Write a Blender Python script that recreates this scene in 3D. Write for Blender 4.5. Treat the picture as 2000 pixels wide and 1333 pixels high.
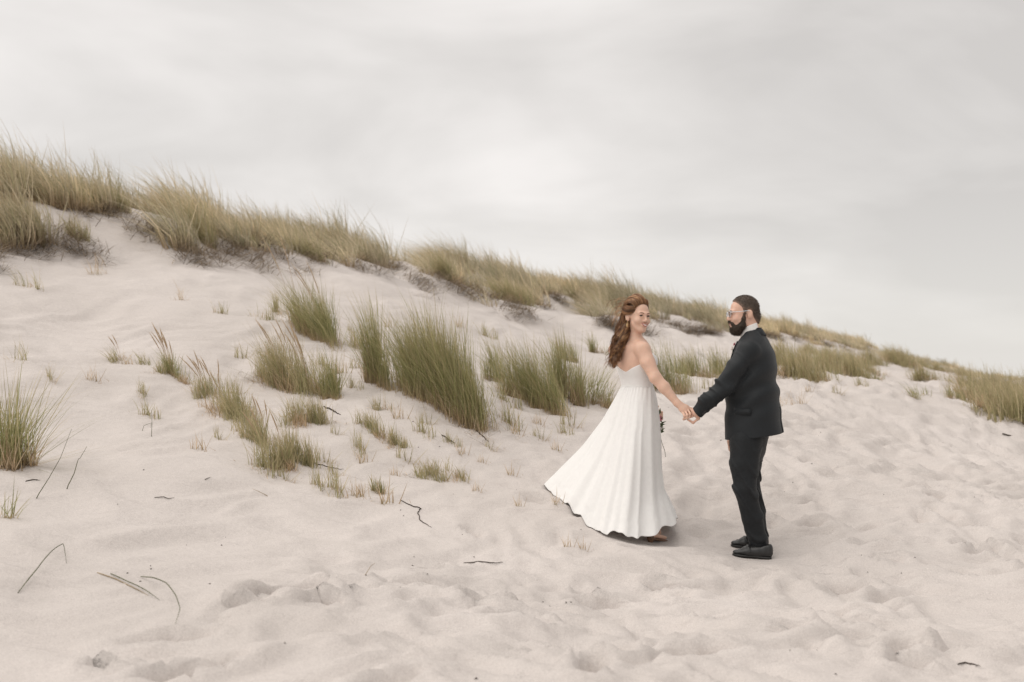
import bpy, math, random
import numpy as np
from mathutils import Vector, Matrix

random.seed(7)
rng = np.random.default_rng(11)
for o in list(bpy.data.objects):
    bpy.data.objects.remove(o)
sc = bpy.context.scene
C = sc.collection

# ------------------------------------------------------------------ camera
FPX = 2222.0                       # focal length in photo pixels (40 mm on 36 mm)
PITCH = math.atan((745.0 - 666.5) / FPX)
CAM = np.array([0.0, 0.0, 1.25])
cam_d = bpy.data.cameras.new('camera')
cam_d.lens = 40.0
cam_d.sensor_width = 36.0
cam_d.clip_end = 3000
cam_d.dof.use_dof = True
cam_d.dof.focus_distance = 7.85
cam_d.dof.aperture_fstop = 2.0
cam = bpy.data.objects.new('camera', cam_d)
C.objects.link(cam)
cam.location = CAM
cam.rotation_euler = (math.pi / 2 + PITCH, 0, 0)
sc.camera = cam

# ------------------------------------------------------------------ sky and sun
SUN = Vector((-0.45, -0.10, 0.85)).normalized()
w = bpy.data.worlds.new('World')
sc.world = w
w.use_nodes = True
nt = w.node_tree
N, L = nt.nodes, nt.links
N.clear()
out = N.new('ShaderNodeOutputWorld')
bg = N.new('ShaderNodeBackground')
L.new(bg.outputs[0], out.inputs[0])
tc = N.new('ShaderNodeTexCoord')
sep = N.new('ShaderNodeSeparateXYZ')
L.new(tc.outputs['Generated'], sep.inputs[0])


def wmath(op, a, b=None, clamp=False):
    n = N.new('ShaderNodeMath')
    n.operation = op
    n.use_clamp = clamp
    for i, v in enumerate((a, b)):
        if v is None:
            continue
        if isinstance(v, (int, float)):
            n.inputs[i].default_value = v
        else:
            L.new(v, n.inputs[i])
    return n.outputs[0]


zc = wmath('ADD', wmath('MAXIMUM', sep.outputs[2], 0.0), 0.36)
cx = wmath('DIVIDE', sep.outputs[0], zc)
cy = wmath('DIVIDE', sep.outputs[1], zc)
comb = N.new('ShaderNodeCombineXYZ')
L.new(cx, comb.inputs[0])
L.new(cy, comb.inputs[1])


def wnoise(scale, sx, sy, off, detail, rough, dist):
    m = N.new('ShaderNodeMapping')
    m.inputs['Scale'].default_value = (sx, sy, 1)
    m.inputs['Location'].default_value = off
    L.new(comb.outputs[0], m.inputs['Vector'])
    n = N.new('ShaderNodeTexNoise')
    n.inputs['Scale'].default_value = scale
    n.inputs['Detail'].default_value = detail
    n.inputs['Roughness'].default_value = rough
    n.inputs['Distortion'].default_value = dist
    L.new(m.outputs[0], n.inputs['Vector'])
    return n.outputs[0]


SKY_OFF = (3.1, 1.7, 0.0)
n1 = wnoise(1.15, 0.7, 0.9, SKY_OFF, 4.0, 0.48, 0.5)
n2 = wnoise(2.4, 0.75, 1.1, (7.3, 2.2, 0.0), 5.0, 0.5, 0.4)
# clouds are thinner, so brighter, on the side of the hidden sun (left)
side = wmath('MULTIPLY', sep.outputs[0], -0.42)
cl = wmath('ADD', wmath('ADD', wmath('MULTIPLY', n1, 0.95), wmath('MULTIPLY', n2, 1.05)), side)
ramp = N.new('ShaderNodeValToRGB')
L.new(wmath('MULTIPLY', cl, 0.7), ramp.inputs[0])
e = ramp.color_ramp.elements
e[0].position = 0.53
e[0].color = (0.525, 0.500, 0.476, 1)
e[1].position = 0.85
e[1].color = (0.745, 0.712, 0.685, 1)
m1 = ramp.color_ramp.elements.new(0.685)
m1.color = (0.625, 0.597, 0.570, 1)
# the pale even band low over the sea
hz = wmath('SUBTRACT', 1.0, wmath('MULTIPLY', wmath('MAXIMUM', sep.outputs[2], 0.0), 6.5), True)
mixh = N.new('ShaderNodeMixRGB')
L.new(wmath('MULTIPLY', hz, 0.75), mixh.inputs[0])
L.new(ramp.outputs[0], mixh.inputs[1])
mixh.inputs[2].default_value = (0.660, 0.637, 0.608, 1)
sky = N.new('ShaderNodeTexSky')
sky.sky_type = 'NISHITA'
sky.sun_disc = False
sky.sun_elevation = math.asin(SUN.z)
sky.sun_rotation = math.atan2(SUN.x, SUN.y)
skys = N.new('ShaderNodeMixRGB')
skys.blend_type = 'MULTIPLY'
skys.inputs[0].default_value = 1.0
skys.inputs[2].default_value = (0.1, 0.1, 0.1, 1)
L.new(sky.outputs[0], skys.inputs[1])
mixs = N.new('ShaderNodeMixRGB')
mixs.inputs[0].default_value = 0.94
L.new(skys.outputs[0], mixs.inputs[1])
L.new(mixh.outputs[0], mixs.inputs[2])
L.new(mixs.outputs[0], bg.inputs[0])
bg.inputs[1].default_value = 1.0

sun_d = bpy.data.lights.new('sun', 'SUN')
sun_d.energy = 1.5
sun_d.angle = math.radians(85)
sun_d.color = (1.0, 0.95, 0.88)
sun = bpy.data.objects.new('sun', sun_d)
C.objects.link(sun)
sun.rotation_euler = (-SUN).to_track_quat('-Z', 'Y').to_euler()
sun.location = (-6, -3, 14)

vs = sc.view_settings
vs.view_transform = 'Standard'
vs.look = 'None'
vs.exposure = 0.35
vs.gamma = 1.0
vs.use_curve_mapping = False


# ------------------------------------------------------------------ helpers
def V3(*a):
    return np.array(a, dtype=float)


CT, ST = math.cos(PITCH), math.sin(PITCH)


def ray(px, py):
    u = (np.asarray(px, float) - 1000.0) / FPX
    v = (666.5 - np.asarray(py, float)) / FPX
    return np.stack(np.broadcast_arrays(u, CT - v * ST, ST + v * CT), -1)


def P(px, py, y):
    """the point at depth y (metres in front of the camera) seen at a photo pixel"""
    r = ray(px, py)
    return CAM + r * (np.asarray(y, float) / r[..., 1])[..., None]


def proj(p):
    q = np.asarray(p, float) - CAM
    d = q[..., 1] * CT + q[..., 2] * ST
    return 1000 + FPX * q[..., 0] / d, 666.5 - FPX * (q[..., 2] * CT - q[..., 1] * ST) / d


def nrm(v):
    v = np.asarray(v, float)
    return v / np.linalg.norm(v)


def mesh_np(name, V, faces, col=None, smooth=True):
    """faces: list of int arrays (n,3) / (n,4)"""
    me = bpy.data.meshes.new(name)
    V = np.asarray(V, np.float32)
    me.vertices.add(len(V))
    me.vertices.foreach_set('co', V.ravel())
    fs = [np.asarray(f, np.int32) for f in faces if len(f)]
    nl = sum(f.size for f in fs)
    npoly = sum(len(f) for f in fs)
    me.loops.add(nl)
    me.polygons.add(npoly)
    me.loops.foreach_set('vertex_index', np.concatenate([f.ravel() for f in fs]))
    st, tot, s = [], [], 0
    for f in fs:
        k = f.shape[1]
        st.append(s + np.arange(len(f), dtype=np.int32) * k)
        tot.append(np.full(len(f), k, np.int32))
        s += f.size
    me.polygons.foreach_set('loop_start', np.concatenate(st))
    if smooth:
        me.polygons.foreach_set('use_smooth', np.ones(npoly, bool))
    me.update(calc_edges=True)
    if col is not None:
        a = me.color_attributes.new('Col', 'FLOAT_COLOR', 'POINT')
        c = np.ones((len(V), 4), np.float32)
        c[:, :3] = col
        a.data.foreach_set('color', c.ravel())
    return me


def link(name, me, mat, parent=None, loc=None):
    o = bpy.data.objects.new(name, me)
    C.objects.link(o)
    if me is not None and mat is not None and not me.materials:
        me.materials.append(mat)
    if loc is not None:
        o.location = loc
    if parent is not None:
        o.parent = parent
    return o


def tag(o, label=None, cat=None, group=None, kind=None):
    if label: o['label'] = label
    if cat: o['category'] = cat
    if group: o['group'] = group
    if kind: o['kind'] = kind
    return o


def build(name, V, faces, mat, root, col=None, smooth=True, origin=None):
    """a part given in world coordinates, stored relative to its root"""
    o0 = np.zeros(3)
    q = root
    while q is not None:
        o0 = o0 + np.array(q.location)
        q = q.parent
    return link(name, mesh_np(name, np.asarray(V) - o0, faces, col, smooth), mat, root)


# ------------------------------------------------------------------ noise
def _hash(ix, iy, seed):
    h = (ix.astype(np.int64) * 374761393 + iy.astype(np.int64) * 668265263 + seed * 974634777) & 0xffffffff
    h = ((h ^ (h >> 13)) * 1274126177) & 0xffffffff
    return ((h ^ (h >> 16)) & 0xffff) / 65536.0 * 2 * np.pi


def perlin(x, y, seed=0):
    x = np.asarray(x, float); y = np.asarray(y, float)
    ix, iy = np.floor(x), np.floor(y)
    fx, fy = x - ix, y - iy
    u, v = fx * fx * fx * (fx * (fx * 6 - 15) + 10), fy * fy * fy * (fy * (fy * 6 - 15) + 10)

    def g(dx, dy):
        a = _hash(ix + dx, iy + dy, seed)
        return np.cos(a) * (fx - dx) + np.sin(a) * (fy - dy)
    return ((g(0, 0) * (1 - u) + g(1, 0) * u) * (1 - v) + (g(0, 1) * (1 - u) + g(1, 1) * u) * v) * 1.5


def sstep(a, b, x):
    t = np.clip((x - a) / (b - a), 0, 1)
    return t * t * (3 - 2 * t)


# ------------------------------------------------------------------ materials
def mat_new(name):
    m = bpy.data.materials.new(name)
    m.use_nodes = True
    nt = m.node_tree
    return m, nt.nodes, nt.links, nt.nodes['Principled BSDF']


def simple(name, col, rough=0.6, noise=0.0, nscale=30.0, bump=0.0, bscale=200.0, sheen=0.0, sss=0.0, spec=0.5, metal=0.0, attr=False, trans=0.0):
    m, n, l, b = mat_new(name)
    b.inputs['Roughness'].default_value = rough
    b.inputs['Specular IOR Level'].default_value = spec
    b.inputs['Metallic'].default_value = metal
    if sheen:
        b.inputs['Sheen Weight'].default_value = sheen
    if sss:
        b.inputs['Subsurface Weight'].default_value = sss
        b.inputs['Subsurface Radius'].default_value = (0.012, 0.005, 0.003)
        b.inputs['Subsurface Scale'].default_value = 1.0
    b.inputs['Base Color'].default_value = (*col, 1)
    src = None
    if attr:
        a = n.new('ShaderNodeAttribute')
        a.attribute_name = 'Col'
        src = a.outputs['Color']
    if noise:
        tcn = n.new('ShaderNodeTexCoord')
        t = n.new('ShaderNodeTexNoise')
        t.inputs['Scale'].default_value = nscale
        t.inputs['Detail'].default_value = 4
        l.new(tcn.outputs['Object'], t.inputs['Vector'])
        mx = n.new('ShaderNodeMixRGB')
        mx.blend_type = 'MULTIPLY'
        mx.inputs[0].default_value = 1.0
        if src:
            l.new(src, mx.inputs[1])
        else:
            mx.inputs[1].default_value = (*col, 1)
        mr = n.new('ShaderNodeMapRange')
        mr.inputs[1].default_value = 0.3
        mr.inputs[2].default_value = 0.7
        mr.inputs[3].default_value = 1 - noise
        mr.inputs[4].default_value = 1 + noise
        l.new(t.outputs[0], mr.inputs[0])
        l.new(mr.outputs[0], mx.inputs[2])
        src = mx.outputs[0]
    if src:
        l.new(src, b.inputs['Base Color'])
    if bump:
        tcn = n.new('ShaderNodeTexCoord')
        t = n.new('ShaderNodeTexNoise')
        t.inputs['Scale'].default_value = bscale
        t.inputs['Detail'].default_value = 3
        l.new(tcn.outputs['Object'], t.inputs['Vector'])
        bp = n.new('ShaderNodeBump')
        bp.inputs['Strength'].default_value = bump
        bp.inputs['Distance'].default_value = 0.01
        l.new(t.outputs[0], bp.inputs['Height'])
        l.new(bp.outputs[0], b.inputs['Normal'])
    if trans:
        tr = n.new('ShaderNodeBsdfTranslucent')
        if src:
            l.new(src, tr.inputs[0])
        else:
            tr.inputs[0].default_value = (*col, 1)
        ms = n.new('ShaderNodeMixShader')
        ms.inputs[0].default_value = trans
        l.new(b.outputs[0], ms.inputs[1])
        l.new(tr.outputs[0], ms.inputs[2])
        l.new(ms.outputs[0], n['Material Output'].inputs[0])
    return m


def sand_material():
    m, n, l, b = mat_new('sand')
    b.inputs['Roughness'].default_value = 0.95
    b.inputs['Specular IOR Level'].default_value = 0.15
    tcn = n.new('ShaderNodeTexCoord')
    big = n.new('ShaderNodeTexNoise'); big.inputs['Scale'].default_value = 0.9; big.inputs['Detail'].default_value = 6
    fin = n.new('ShaderNodeTexNoise'); fin.inputs['Scale'].default_value = 160; fin.inputs['Detail'].default_value = 3
    for t in (big, fin):
        l.new(tcn.outputs['Object'], t.inputs['Vector'])
    r = n.new('ShaderNodeValToRGB')
    r.color_ramp.elements[0].position = 0.3
    r.color_ramp.elements[0].color = (0.530, 0.485, 0.456, 1)
    r.color_ramp.elements[1].position = 0.7
    r.color_ramp.elements[1].color = (0.598, 0.549, 0.520, 1)
    l.new(big.outputs[0], r.inputs[0])
    mx = n.new('ShaderNodeMixRGB'); mx.blend_type = 'MULTIPLY'; mx.inputs[0].default_value = 1
    mr = n.new('ShaderNodeMapRange')
    mr.inputs[1].default_value = 0.3; mr.inputs[2].default_value = 0.7
    mr.inputs[3].default_value = 0.86; mr.inputs[4].default_value = 1.1
    l.new(fin.outputs[0], mr.inputs[0])
    l.new(r.outputs[0], mx.inputs[1]); l.new(mr.outputs[0], mx.inputs[2])
    l.new(mx.outputs[0], b.inputs['Base Color'])
    # fine relief: wind ripples, crumbs and grain
    mp = n.new('ShaderNodeMapping')
    mp.inputs['Rotation'].default_value = (0, 0, math.radians(28))
    mp.inputs['Scale'].default_value = (2.2, 9.0, 4.0)
    l.new(tcn.outputs['Object'], mp.inputs['Vector'])
    rip = n.new('ShaderNodeTexNoise'); rip.inputs['Scale'].default_value = 1.0; rip.inputs['Detail'].default_value = 4; rip.inputs['Distortion'].default_value = 0.6
    l.new(mp.outputs[0], rip.inputs['Vector'])
    cr = n.new('ShaderNodeTexNoise'); cr.inputs['Scale'].default_value = 22; cr.inputs['Detail'].default_value = 6
    l.new(tcn.outputs['Object'], cr.inputs['Vector'])
    b1 = n.new('ShaderNodeBump'); b1.inputs['Strength'].default_value = 0.8; b1.inputs['Distance'].default_value = 0.03
    b2 = n.new('ShaderNodeBump'); b2.inputs['Strength'].default_value = 0.6; b2.inputs['Distance'].default_value = 0.012
    b3 = n.new('ShaderNodeBump'); b3.inputs['Strength'].default_value = 0.35; b3.inputs['Distance'].default_value = 0.002
    l.new(rip.outputs[0], b1.inputs['Height']); l.new(cr.outputs[0], b2.inputs['Height']); l.new(fin.outputs[0], b3.inputs['Height'])
    l.new(b1.outputs[0], b2.inputs['Normal']); l.new(b2.outputs[0], b3.inputs['Normal']); l.new(b3.outputs[0], b.inputs['Normal'])
    return m


M = {}
M['sand'] = sand_material()
M['grass'] = simple('grass', (0.1, 0.1, 0.05), rough=0.6, attr=True, trans=0.5, spec=0.15)
M['dry'] = simple('dry_grass', (0.3, 0.2, 0.1), rough=0.7, attr=True, trans=0.4, spec=0.15)
M['root'] = simple('root', (0.05, 0.035, 0.025), rough=0.85, noise=0.4, nscale=60, bump=0.5, bscale=150)

# ------------------------------------------------------------------ terrain
# control points: photo pixel + distance in metres (from the size of what stands there)
CP = [
    (0, 1333, 4.4), (500, 1333, 4.45), (1000, 1333, 4.55), (1500, 1333, 4.7), (2000, 1333, 4.9),
    (200, 1100, 5.9), (650, 1100, 6.35), (1000, 1150, 6.4), (1300, 1180, 6.4), (1700, 1150, 6.9), (2000, 1130, 7.2),
    (20, 925, 7.4), (470, 920, 8.0), (735, 965, 8.0), (1000, 1000, 7.95), (1100, 920, 8.9), (1070, 975, 8.3),
    (1230, 1056, 7.65), (1275, 1060, 7.85), (1470, 1090, 7.65), (1440, 1072, 7.88), (1600, 1010, 8.6), (2000, 960, 9.6),
    (330, 745, 9.9), (640, 785, 9.5), (870, 805, 9.5), (930, 842, 9.3), (735, 752, 9.9), (610, 672, 11.4), (1050, 795, 10.4),
    (1160, 790, 10.6), (1300, 770, 12.6), (1420, 740, 14.0), (1550, 790, 12.6), (1750, 768, 14.5), (2000, 835, 13.5), (1900, 900, 11.2),
    (1640, 738, 19.0), (1780, 722, 25.0), (1950, 790, 17.5), (1850, 745, 23.0),
    (20, 650, 10.6), (250, 640, 11.2), (60, 565, 12.0), (430, 610, 12.0), (190, 530, 13.2), (430, 545, 14.0), (0, 480, 13.4), (300, 480, 15.0),
    (700, 600, 14.0), (840, 600, 15.5), (1000, 640, 16.0), (1150, 680, 16.0), (1250, 650, 21.0), (1380, 680, 22.0),
    (560, 510, 17.5), (800, 555, 18.5), (1000, 610, 20.5), (1200, 630, 25.0), (1450, 665, 30.0), (1600, 690, 34.0), (1750, 705, 46),
    # crest
    (-300, 330, 13.0), (0, 378, 15.2), (300, 425, 17.0), (600, 487, 20.0), (850, 527, 24.0), (1000, 556, 28.0), (1120, 572, 31.0), (1250, 596, 35.0), (1400, 622, 40.0), (1500, 638, 44.0), (1650, 664, 52.0), (1800, 708, 66.0), (1900, 736, 80.0), (2000, 750, 95.0), (2150, 760, 100.0), (1800, 715, 54.0), (1900, 744, 50.0), (1960, 757, 42.0), (2050, 765, 55.0), (2050, 780, 32.0), (1900, 748, 66.0),
]
cp = np.array([P(a, b, d) for a, b, d in CP])
extra = []
for a, b, d, drop, back in ((-300, 330, 13, .5, 5), (0, 378, 15.2, .5, 5), (300, 425, 17, .5, 5), (600, 487, 20, .6, 6), (850, 527, 24, .7, 7), (1000, 556, 28, .8, 8),
                            (1250, 596, 35, 1.0, 10), (1500, 638, 44, 1.0, 12), (1800, 708, 66, .8, 18), (2000, 747, 95, .7, 25)):
    p = P(a, b, d)
    extra.append((p[0] - back * 0.35, p[1] + back, p[2] - drop))
extra += [(-30, 0, 2.4), (-14, 0, 0.9), (-7, 0, 0.35), (0, 0, -0.25), (8, 0, -0.35), (0, -8, -0.5), (-8, -8, -0.2), (14, -8, -0.6), (8, 8, -0.1), (14, 14, -0.1),
          (25, 10, -0.5), (40, 30, -0.5), (70, 60, -0.2), (120, 80, -0.4), (60, 0, -1.0), (140, 20, -1.0),
          (-40, 30, 2.4), (-20, 60, 1.6), (30, 110, 0.6), (-60, 120, 1.0), (60, 250, 0), (300, 300, -1), (-300, 300, 0), (300, -100, -1.2), (-200, -60, 1), (0, 700, -0.5), (700, 700, -1), (-700, 700, -.5), (700, -100, -1.2), (-700, -100, 0),
          (80, 130, -.3), (130, 130, -.5), (100, 180, -.5), (45, 165, .2), (180, 150, -.8), (0, 200, .2), (-60, 220, .3), (150, 250, -.8), (90, 110, -.2), (0, 350, 0), (150, 400, -.8)]
cp = np.vstack([cp, np.array(extra, float)])


def warp(x, y):
    return np.arcsinh(np.asarray(x, float) / 12) * 12, np.arcsinh((np.asarray(y, float) - 6) / 12) * 12


def _phi(r2):
    return 0.5 * r2 * np.log(r2 + 1e-9)


cu, cv = warp(cp[:, 0], cp[:, 1])
n_ = len(cp)
A = np.zeros((n_ + 3, n_ + 3))
A[:n_, :n_] = _phi((cu[:, None] - cu) ** 2 + (cv[:, None] - cv) ** 2) + np.eye(n_) * 0.02
A[:n_, n_] = A[n_, :n_] = 1
A[:n_, n_ + 1] = A[n_ + 1, :n_] = cu
A[:n_, n_ + 2] = A[n_ + 2, :n_] = cv
TPS = np.linalg.solve(A, np.concatenate([cp[:, 2], [0, 0, 0]]))


def base_z(x, y):
    x, y = np.broadcast_arrays(np.asarray(x, float), np.asarray(y, float))
    u, v = warp(x, y)
    z = TPS[n_] + TPS[n_ + 1] * u + TPS[n_ + 2] * v
    for i in range(n_):
        z = z + TPS[i] * _phi((u - cu[i]) ** 2 + (v - cv[i]) ** 2)
    return z


def raycast(px, py, fn=None, y0=3.0, y1=160.0, steps=260):
    fn = fn or base_z
    r = ray(px, py).reshape(-1, 3)
    r = r / r[:, 1:2]
    ys = np.geomspace(y0, y1, steps)
    pts = CAM + r[:, None, :] * ys[None, :, None]
    below = pts[..., 2] < fn(pts[..., 0], pts[..., 1])
    k = np.where(below.any(1), below.argmax(1), steps - 1)
    lo, hi = ys[np.maximum(k - 1, 0)], ys[k]
    for _ in range(14):
        mid = (lo + hi) / 2
        p = CAM + r * mid[:, None]
        b = p[:, 2] < fn(p[:, 0], p[:, 1])
        hi = np.where(b, mid, hi)
        lo = np.where(b, lo, mid)
    p = CAM + r * hi[:, None]
    return p, below.any(1)


# footprints: (px, py, heading, length, width, depth)
FP = [(490, 1213, .3, .20, .08, .05), (560, 1190, .5, .34, .17, .075), (632, 1208, .2, .15, .08, .05), (690, 1178, .3, .2, .09, .045), (835, 1109, .2, .16, .06, .05), (805, 1165, .3, .3, .11, .03),
      (710, 1150, .4, .25, .1, .03), (960, 1200, .1, .26, .1, .06), (1165, 1180, .3, .3, .11, .045), (330, 1265, .2, .34, .12, .035), (205, 1316, .3, .14, .06, .05), (1010, 1235, .3, .34, .14, .05),
      (1650, 1155, .2, .34, .14, .03), (1740, 1290, .5, .34, .14, .05), (1780, 1310, .4, .22, .1, .04), (1575, 1255, .0, .3, .12, .03), (1660, 1220, .3, .26, .13, .035), (1890, 1075, .3, .22, .1, .03),
      (1590, 1035, .5, .2, .12, .03), (1730, 1115, .1, .24, .1, .03), (1920, 1085, .5, .3, .1, .04), (1990, 1112, .5, .2, .1, .03), (1385, 1082, .3, .22, .1, .03), (1360, 1050, .3, .22, .1, .03), (1250, 1085, .3, .2, .12, .03),
      (1500, 1010, .2, .2, .1, .02), (1160, 1330, 1.4, .36, .12, .05), (1830, 1290, .1, .34, .07, .03), (1345, 1300, .3, .36, .15, .04), (1060, 1205, .4, .3, .14, .03), (370, 1333, .5, .4, .1, .05)]
fpw, _ = raycast([f[0] for f in FP], [f[1] for f in FP])
prints = [(fpw[i, 0], fpw[i, 1], f[2], f[3] * 1.1, f[4] * 1.1, f[5] * 1.45) for i, f in enumerate(FP)]
r2 = np.random.default_rng(5)
for _ in range(330):
    x, y = r2.uniform(-2.0, 9.0), r2.uniform(3.2, 14.5)
    if x < -1.0 + 0.35 * (y - 4.0) + r2.normal(0, .5):
        continue
    prints.append((x, y, r2.uniform(-.6, .9) + (math.pi / 2 if r2.random() < .3 else 0), r2.uniform(.2, .38), r2.uniform(.09, .16), r2.uniform(.012, .04)))
FEET = [P(1470, 1090, 7.65), P(1440, 1072, 7.88), P(1275, 1056, 7.85), P(1230, 1054, 7.65)]


def ground_z(x, y, feet=True):
    x, y = np.broadcast_arrays(np.asarray(x, float), np.asarray(y, float))
    z = base_z(x, y)
    near = 1 - sstep(16, 45, y)
    beach = sstep(-2.2, 0.2, x - 0.30 * (y - 5))           # trodden sand, right of the dune foot
    wx, wy = x + 0.35 * perlin(x * 1.1, y * 1.1, 3), y + 0.35 * perlin(x * 1.1 + 9, y * 1.1, 4)
    c, s = math.cos(.45), math.sin(.45)
    rx, ry = wx * c + wy * s, -wx * s + wy * c
    d = 0.075 * perlin(x * .55, y * .55, 1) + 0.035 * perlin(wx * 1.3, wy * 1.3, 2)
    rip = 0.020 * (1 - 2 * np.abs(perlin(rx * 1.4, ry * 3.2, 5))) + 0.010 * perlin(rx * 3.5, ry * 7.5, 6)
    lump = 0.040 * (1 - 2.2 * np.abs(perlin(wx * 2.3, wy * 2.6, 7))) + 0.026 * (1 - 2 * np.abs(perlin(wx * 4.9, wy * 5.9, 8))) + 0.010 * (1 - 2 * np.abs(perlin(rx * 7, ry * 13, 19))) + 0.012 * perlin(wx * 9, wy * 9, 9) + 0.012 * np.maximum(0, perlin(x * .9, y * .9, 17)) * perlin(x * 15, y * 15, 18)
    d = d + rip * (1.25 - 0.4 * beach) + lump * (0.12 + 0.92 * beach)
    hole = np.zeros_like(z)
    for (fx, fy, a, ln, wd, dp) in prints:
        m = (np.abs(x - fx) < .6) & (np.abs(y - fy) < .6)
        if not m.any():
            continue
        ux, uy = x[m] - fx, y[m] - fy
        ca, sa = math.cos(a), math.sin(a)
        p, q = (ux * ca + uy * sa) / (ln * .5), (-ux * sa + uy * ca) / (wd * .5)
        r = np.sqrt(p * p + q * q) * (1 + .16 * perlin(ux * 14 + fx, uy * 14, 12))
        hole[m] += 1.35 * dp * (-(1 - sstep(.48, 1.15, r)) + 0.38 * np.exp(-((r - 1.45) / .42) ** 2))
    d = d + hole
    # larger hummocks on the far dune
    far = sstep(11, 20, y)
    d = d * near + far * (np.interp(y, [14, 22, 35], [.22, .15, .08]) * perlin(x * .32, y * .32, 21) + 0.10 * perlin(x * .9, y * .9, 22) + .05 * perlin(x * 2.2, y * 2.2, 23))
    for p in FEET:
        g = np.exp(-((x - p[0]) ** 2 + (y - p[1]) ** 2) / .09)
        d = d * (1 - g)
    return z + d


def axis(segs):
    a = [segs[0][0]]
    for lo, hi, st in segs:
        n = max(1, int(round((hi - lo) / st)))
        a += list(np.linspace(lo, hi, n + 1)[1:])
    return np.array(a)


gx = axis([(-700, -80, 60), (-80, -14, 2.0), (-14, -6, .17), (-6, 7.5, .039), (7.5, 20, .14), (20, 60, .6), (60, 120, 1.5), (120, 800, 60)])
gy = axis([(-100, -10, 10), (-10, 3.2, .3), (3.2, 11.5, .036), (11.5, 24, .09), (24, 50, .28), (50, 120, 1.0), (120, 300, 8), (300, 900, 60)])
GX, GY = np.meshgrid(gx, gy)
GZ = ground_z(GX, GY)
nxg, nyg = len(gx), len(gy)
idx = np.arange(nxg * nyg).reshape(nyg, nxg)
quads = np.stack([idx[:-1, :-1], idx[:-1, 1:], idx[1:, 1:], idx[1:, :-1]], -1).reshape(-1, 4)
ground = link('ground', mesh_np('ground', np.stack([GX, GY, GZ], -1).reshape(-1, 3), [quads]), M['sand'])
tag(ground, 'pale beige dune sand sloping down to the trodden beach', kind='structure')
print('ground verts', nxg * nyg)

# ------------------------------------------------------------------ grass
GREEN = np.array([(.31, .315, .145), (.37, .355, .175), (.25, .27, .12), (.50, .44, .25)])
OLIVE = np.array([(.48, .425, .255), (.41, .38, .215), (.56, .48, .31), (.34, .33, .175)])
STRAW = np.array([(.60, .46, .31), (.52, .39, .25), (.44, .325, .205), (.64, .52, .37)])
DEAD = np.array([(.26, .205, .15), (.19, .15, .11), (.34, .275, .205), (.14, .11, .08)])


def blades(base, length, azim, tilt, bend, width, pal, rg, segs=4, basecol=None, tipcol=None, wind=(-1.0, 0.25), bmix=.35):
    """grass blades as tapered strips; base (n,3); returns verts, tris+quads, colours"""
    n = len(base)
    wv = np.zeros((n, 3)); wv[:, 0], wv[:, 1] = wind
    d0 = np.stack([np.cos(azim) * np.sin(tilt), np.sin(azim) * np.sin(tilt), np.cos(tilt)], -1)
    out_ = np.stack([np.cos(azim), np.sin(azim), np.zeros(n)], -1)
    bv = (wv + out_ * 0.45 + rg.normal(0, .22, (n, 3))) * bend[:, None]
    bv[:, 2] -= bend * bend * .55
    roll = rg.uniform(0, np.pi, n)
    sd = np.stack([np.cos(roll), np.sin(roll), np.zeros(n)], -1)
    ts = np.linspace(0, 1, segs + 1)
    Vs, Cs = [], []
    pc = pal[rg.integers(0, len(pal), n)] * rg.uniform(.75, 1.3, (n, 1))
    bc = pc if basecol is None else basecol[rg.integers(0, len(basecol), n)] * rg.uniform(.7, 1.2, (n, 1))
    tc_ = pc if tipcol is None else tipcol[rg.integers(0, len(tipcol), n)] * rg.uniform(.8, 1.2, (n, 1))
    tipf = rg.uniform(0, 1, (n, 1)) * (0 if tipcol is None else 1)
    for i, t in enumerate(ts):
        p = base + length[:, None] * (t * d0 + t * t * bv)
        kb = float(np.clip(1 - t / bmix, 0, 1)) if basecol is not None else 0.0
        kt = np.clip((t - .55) / .45, 0, 1) * tipf
        c = (pc * (1 - kb) + bc * kb) * (1 - kt) + tc_ * kt
        if i < segs:
            ww = width * (1 - .75 * t ** 1.5)
            Vs += [p - sd * ww[:, None] / 2, p + sd * ww[:, None] / 2]
            Cs += [c, c]
        else:
            Vs.append(p); Cs.append(c)
    k = 2 * segs + 1
    V = np.stack(Vs, 1).reshape(-1, 3)
    Cc = np.stack(Cs, 1).reshape(-1, 3)
    o = (np.arange(n) * k)[:, None]
    Q = np.concatenate([o + np.array([2 * i, 2 * i + 1, 2 * i + 3, 2 * i + 2]) for i in range(segs - 1)]) if segs > 1 else np.zeros((0, 4), int)
    T = o + np.array([2 * segs - 2, 2 * segs - 1, 2 * segs])
    return V, Q, T, Cc


def merge(parts):
    Vs, Qs, Ts, Cs, s = [], [], [], [], 0
    for V, Q, T, c in parts:
        Vs.append(V); Cs.append(c)
        if len(Q): Qs.append(Q + s)
        if len(T): Ts.append(T + s)
        s += len(V)
    return np.vstack(Vs), [np.vstack(a) for a in (Qs, Ts) if a], np.vstack(Cs)


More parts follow.
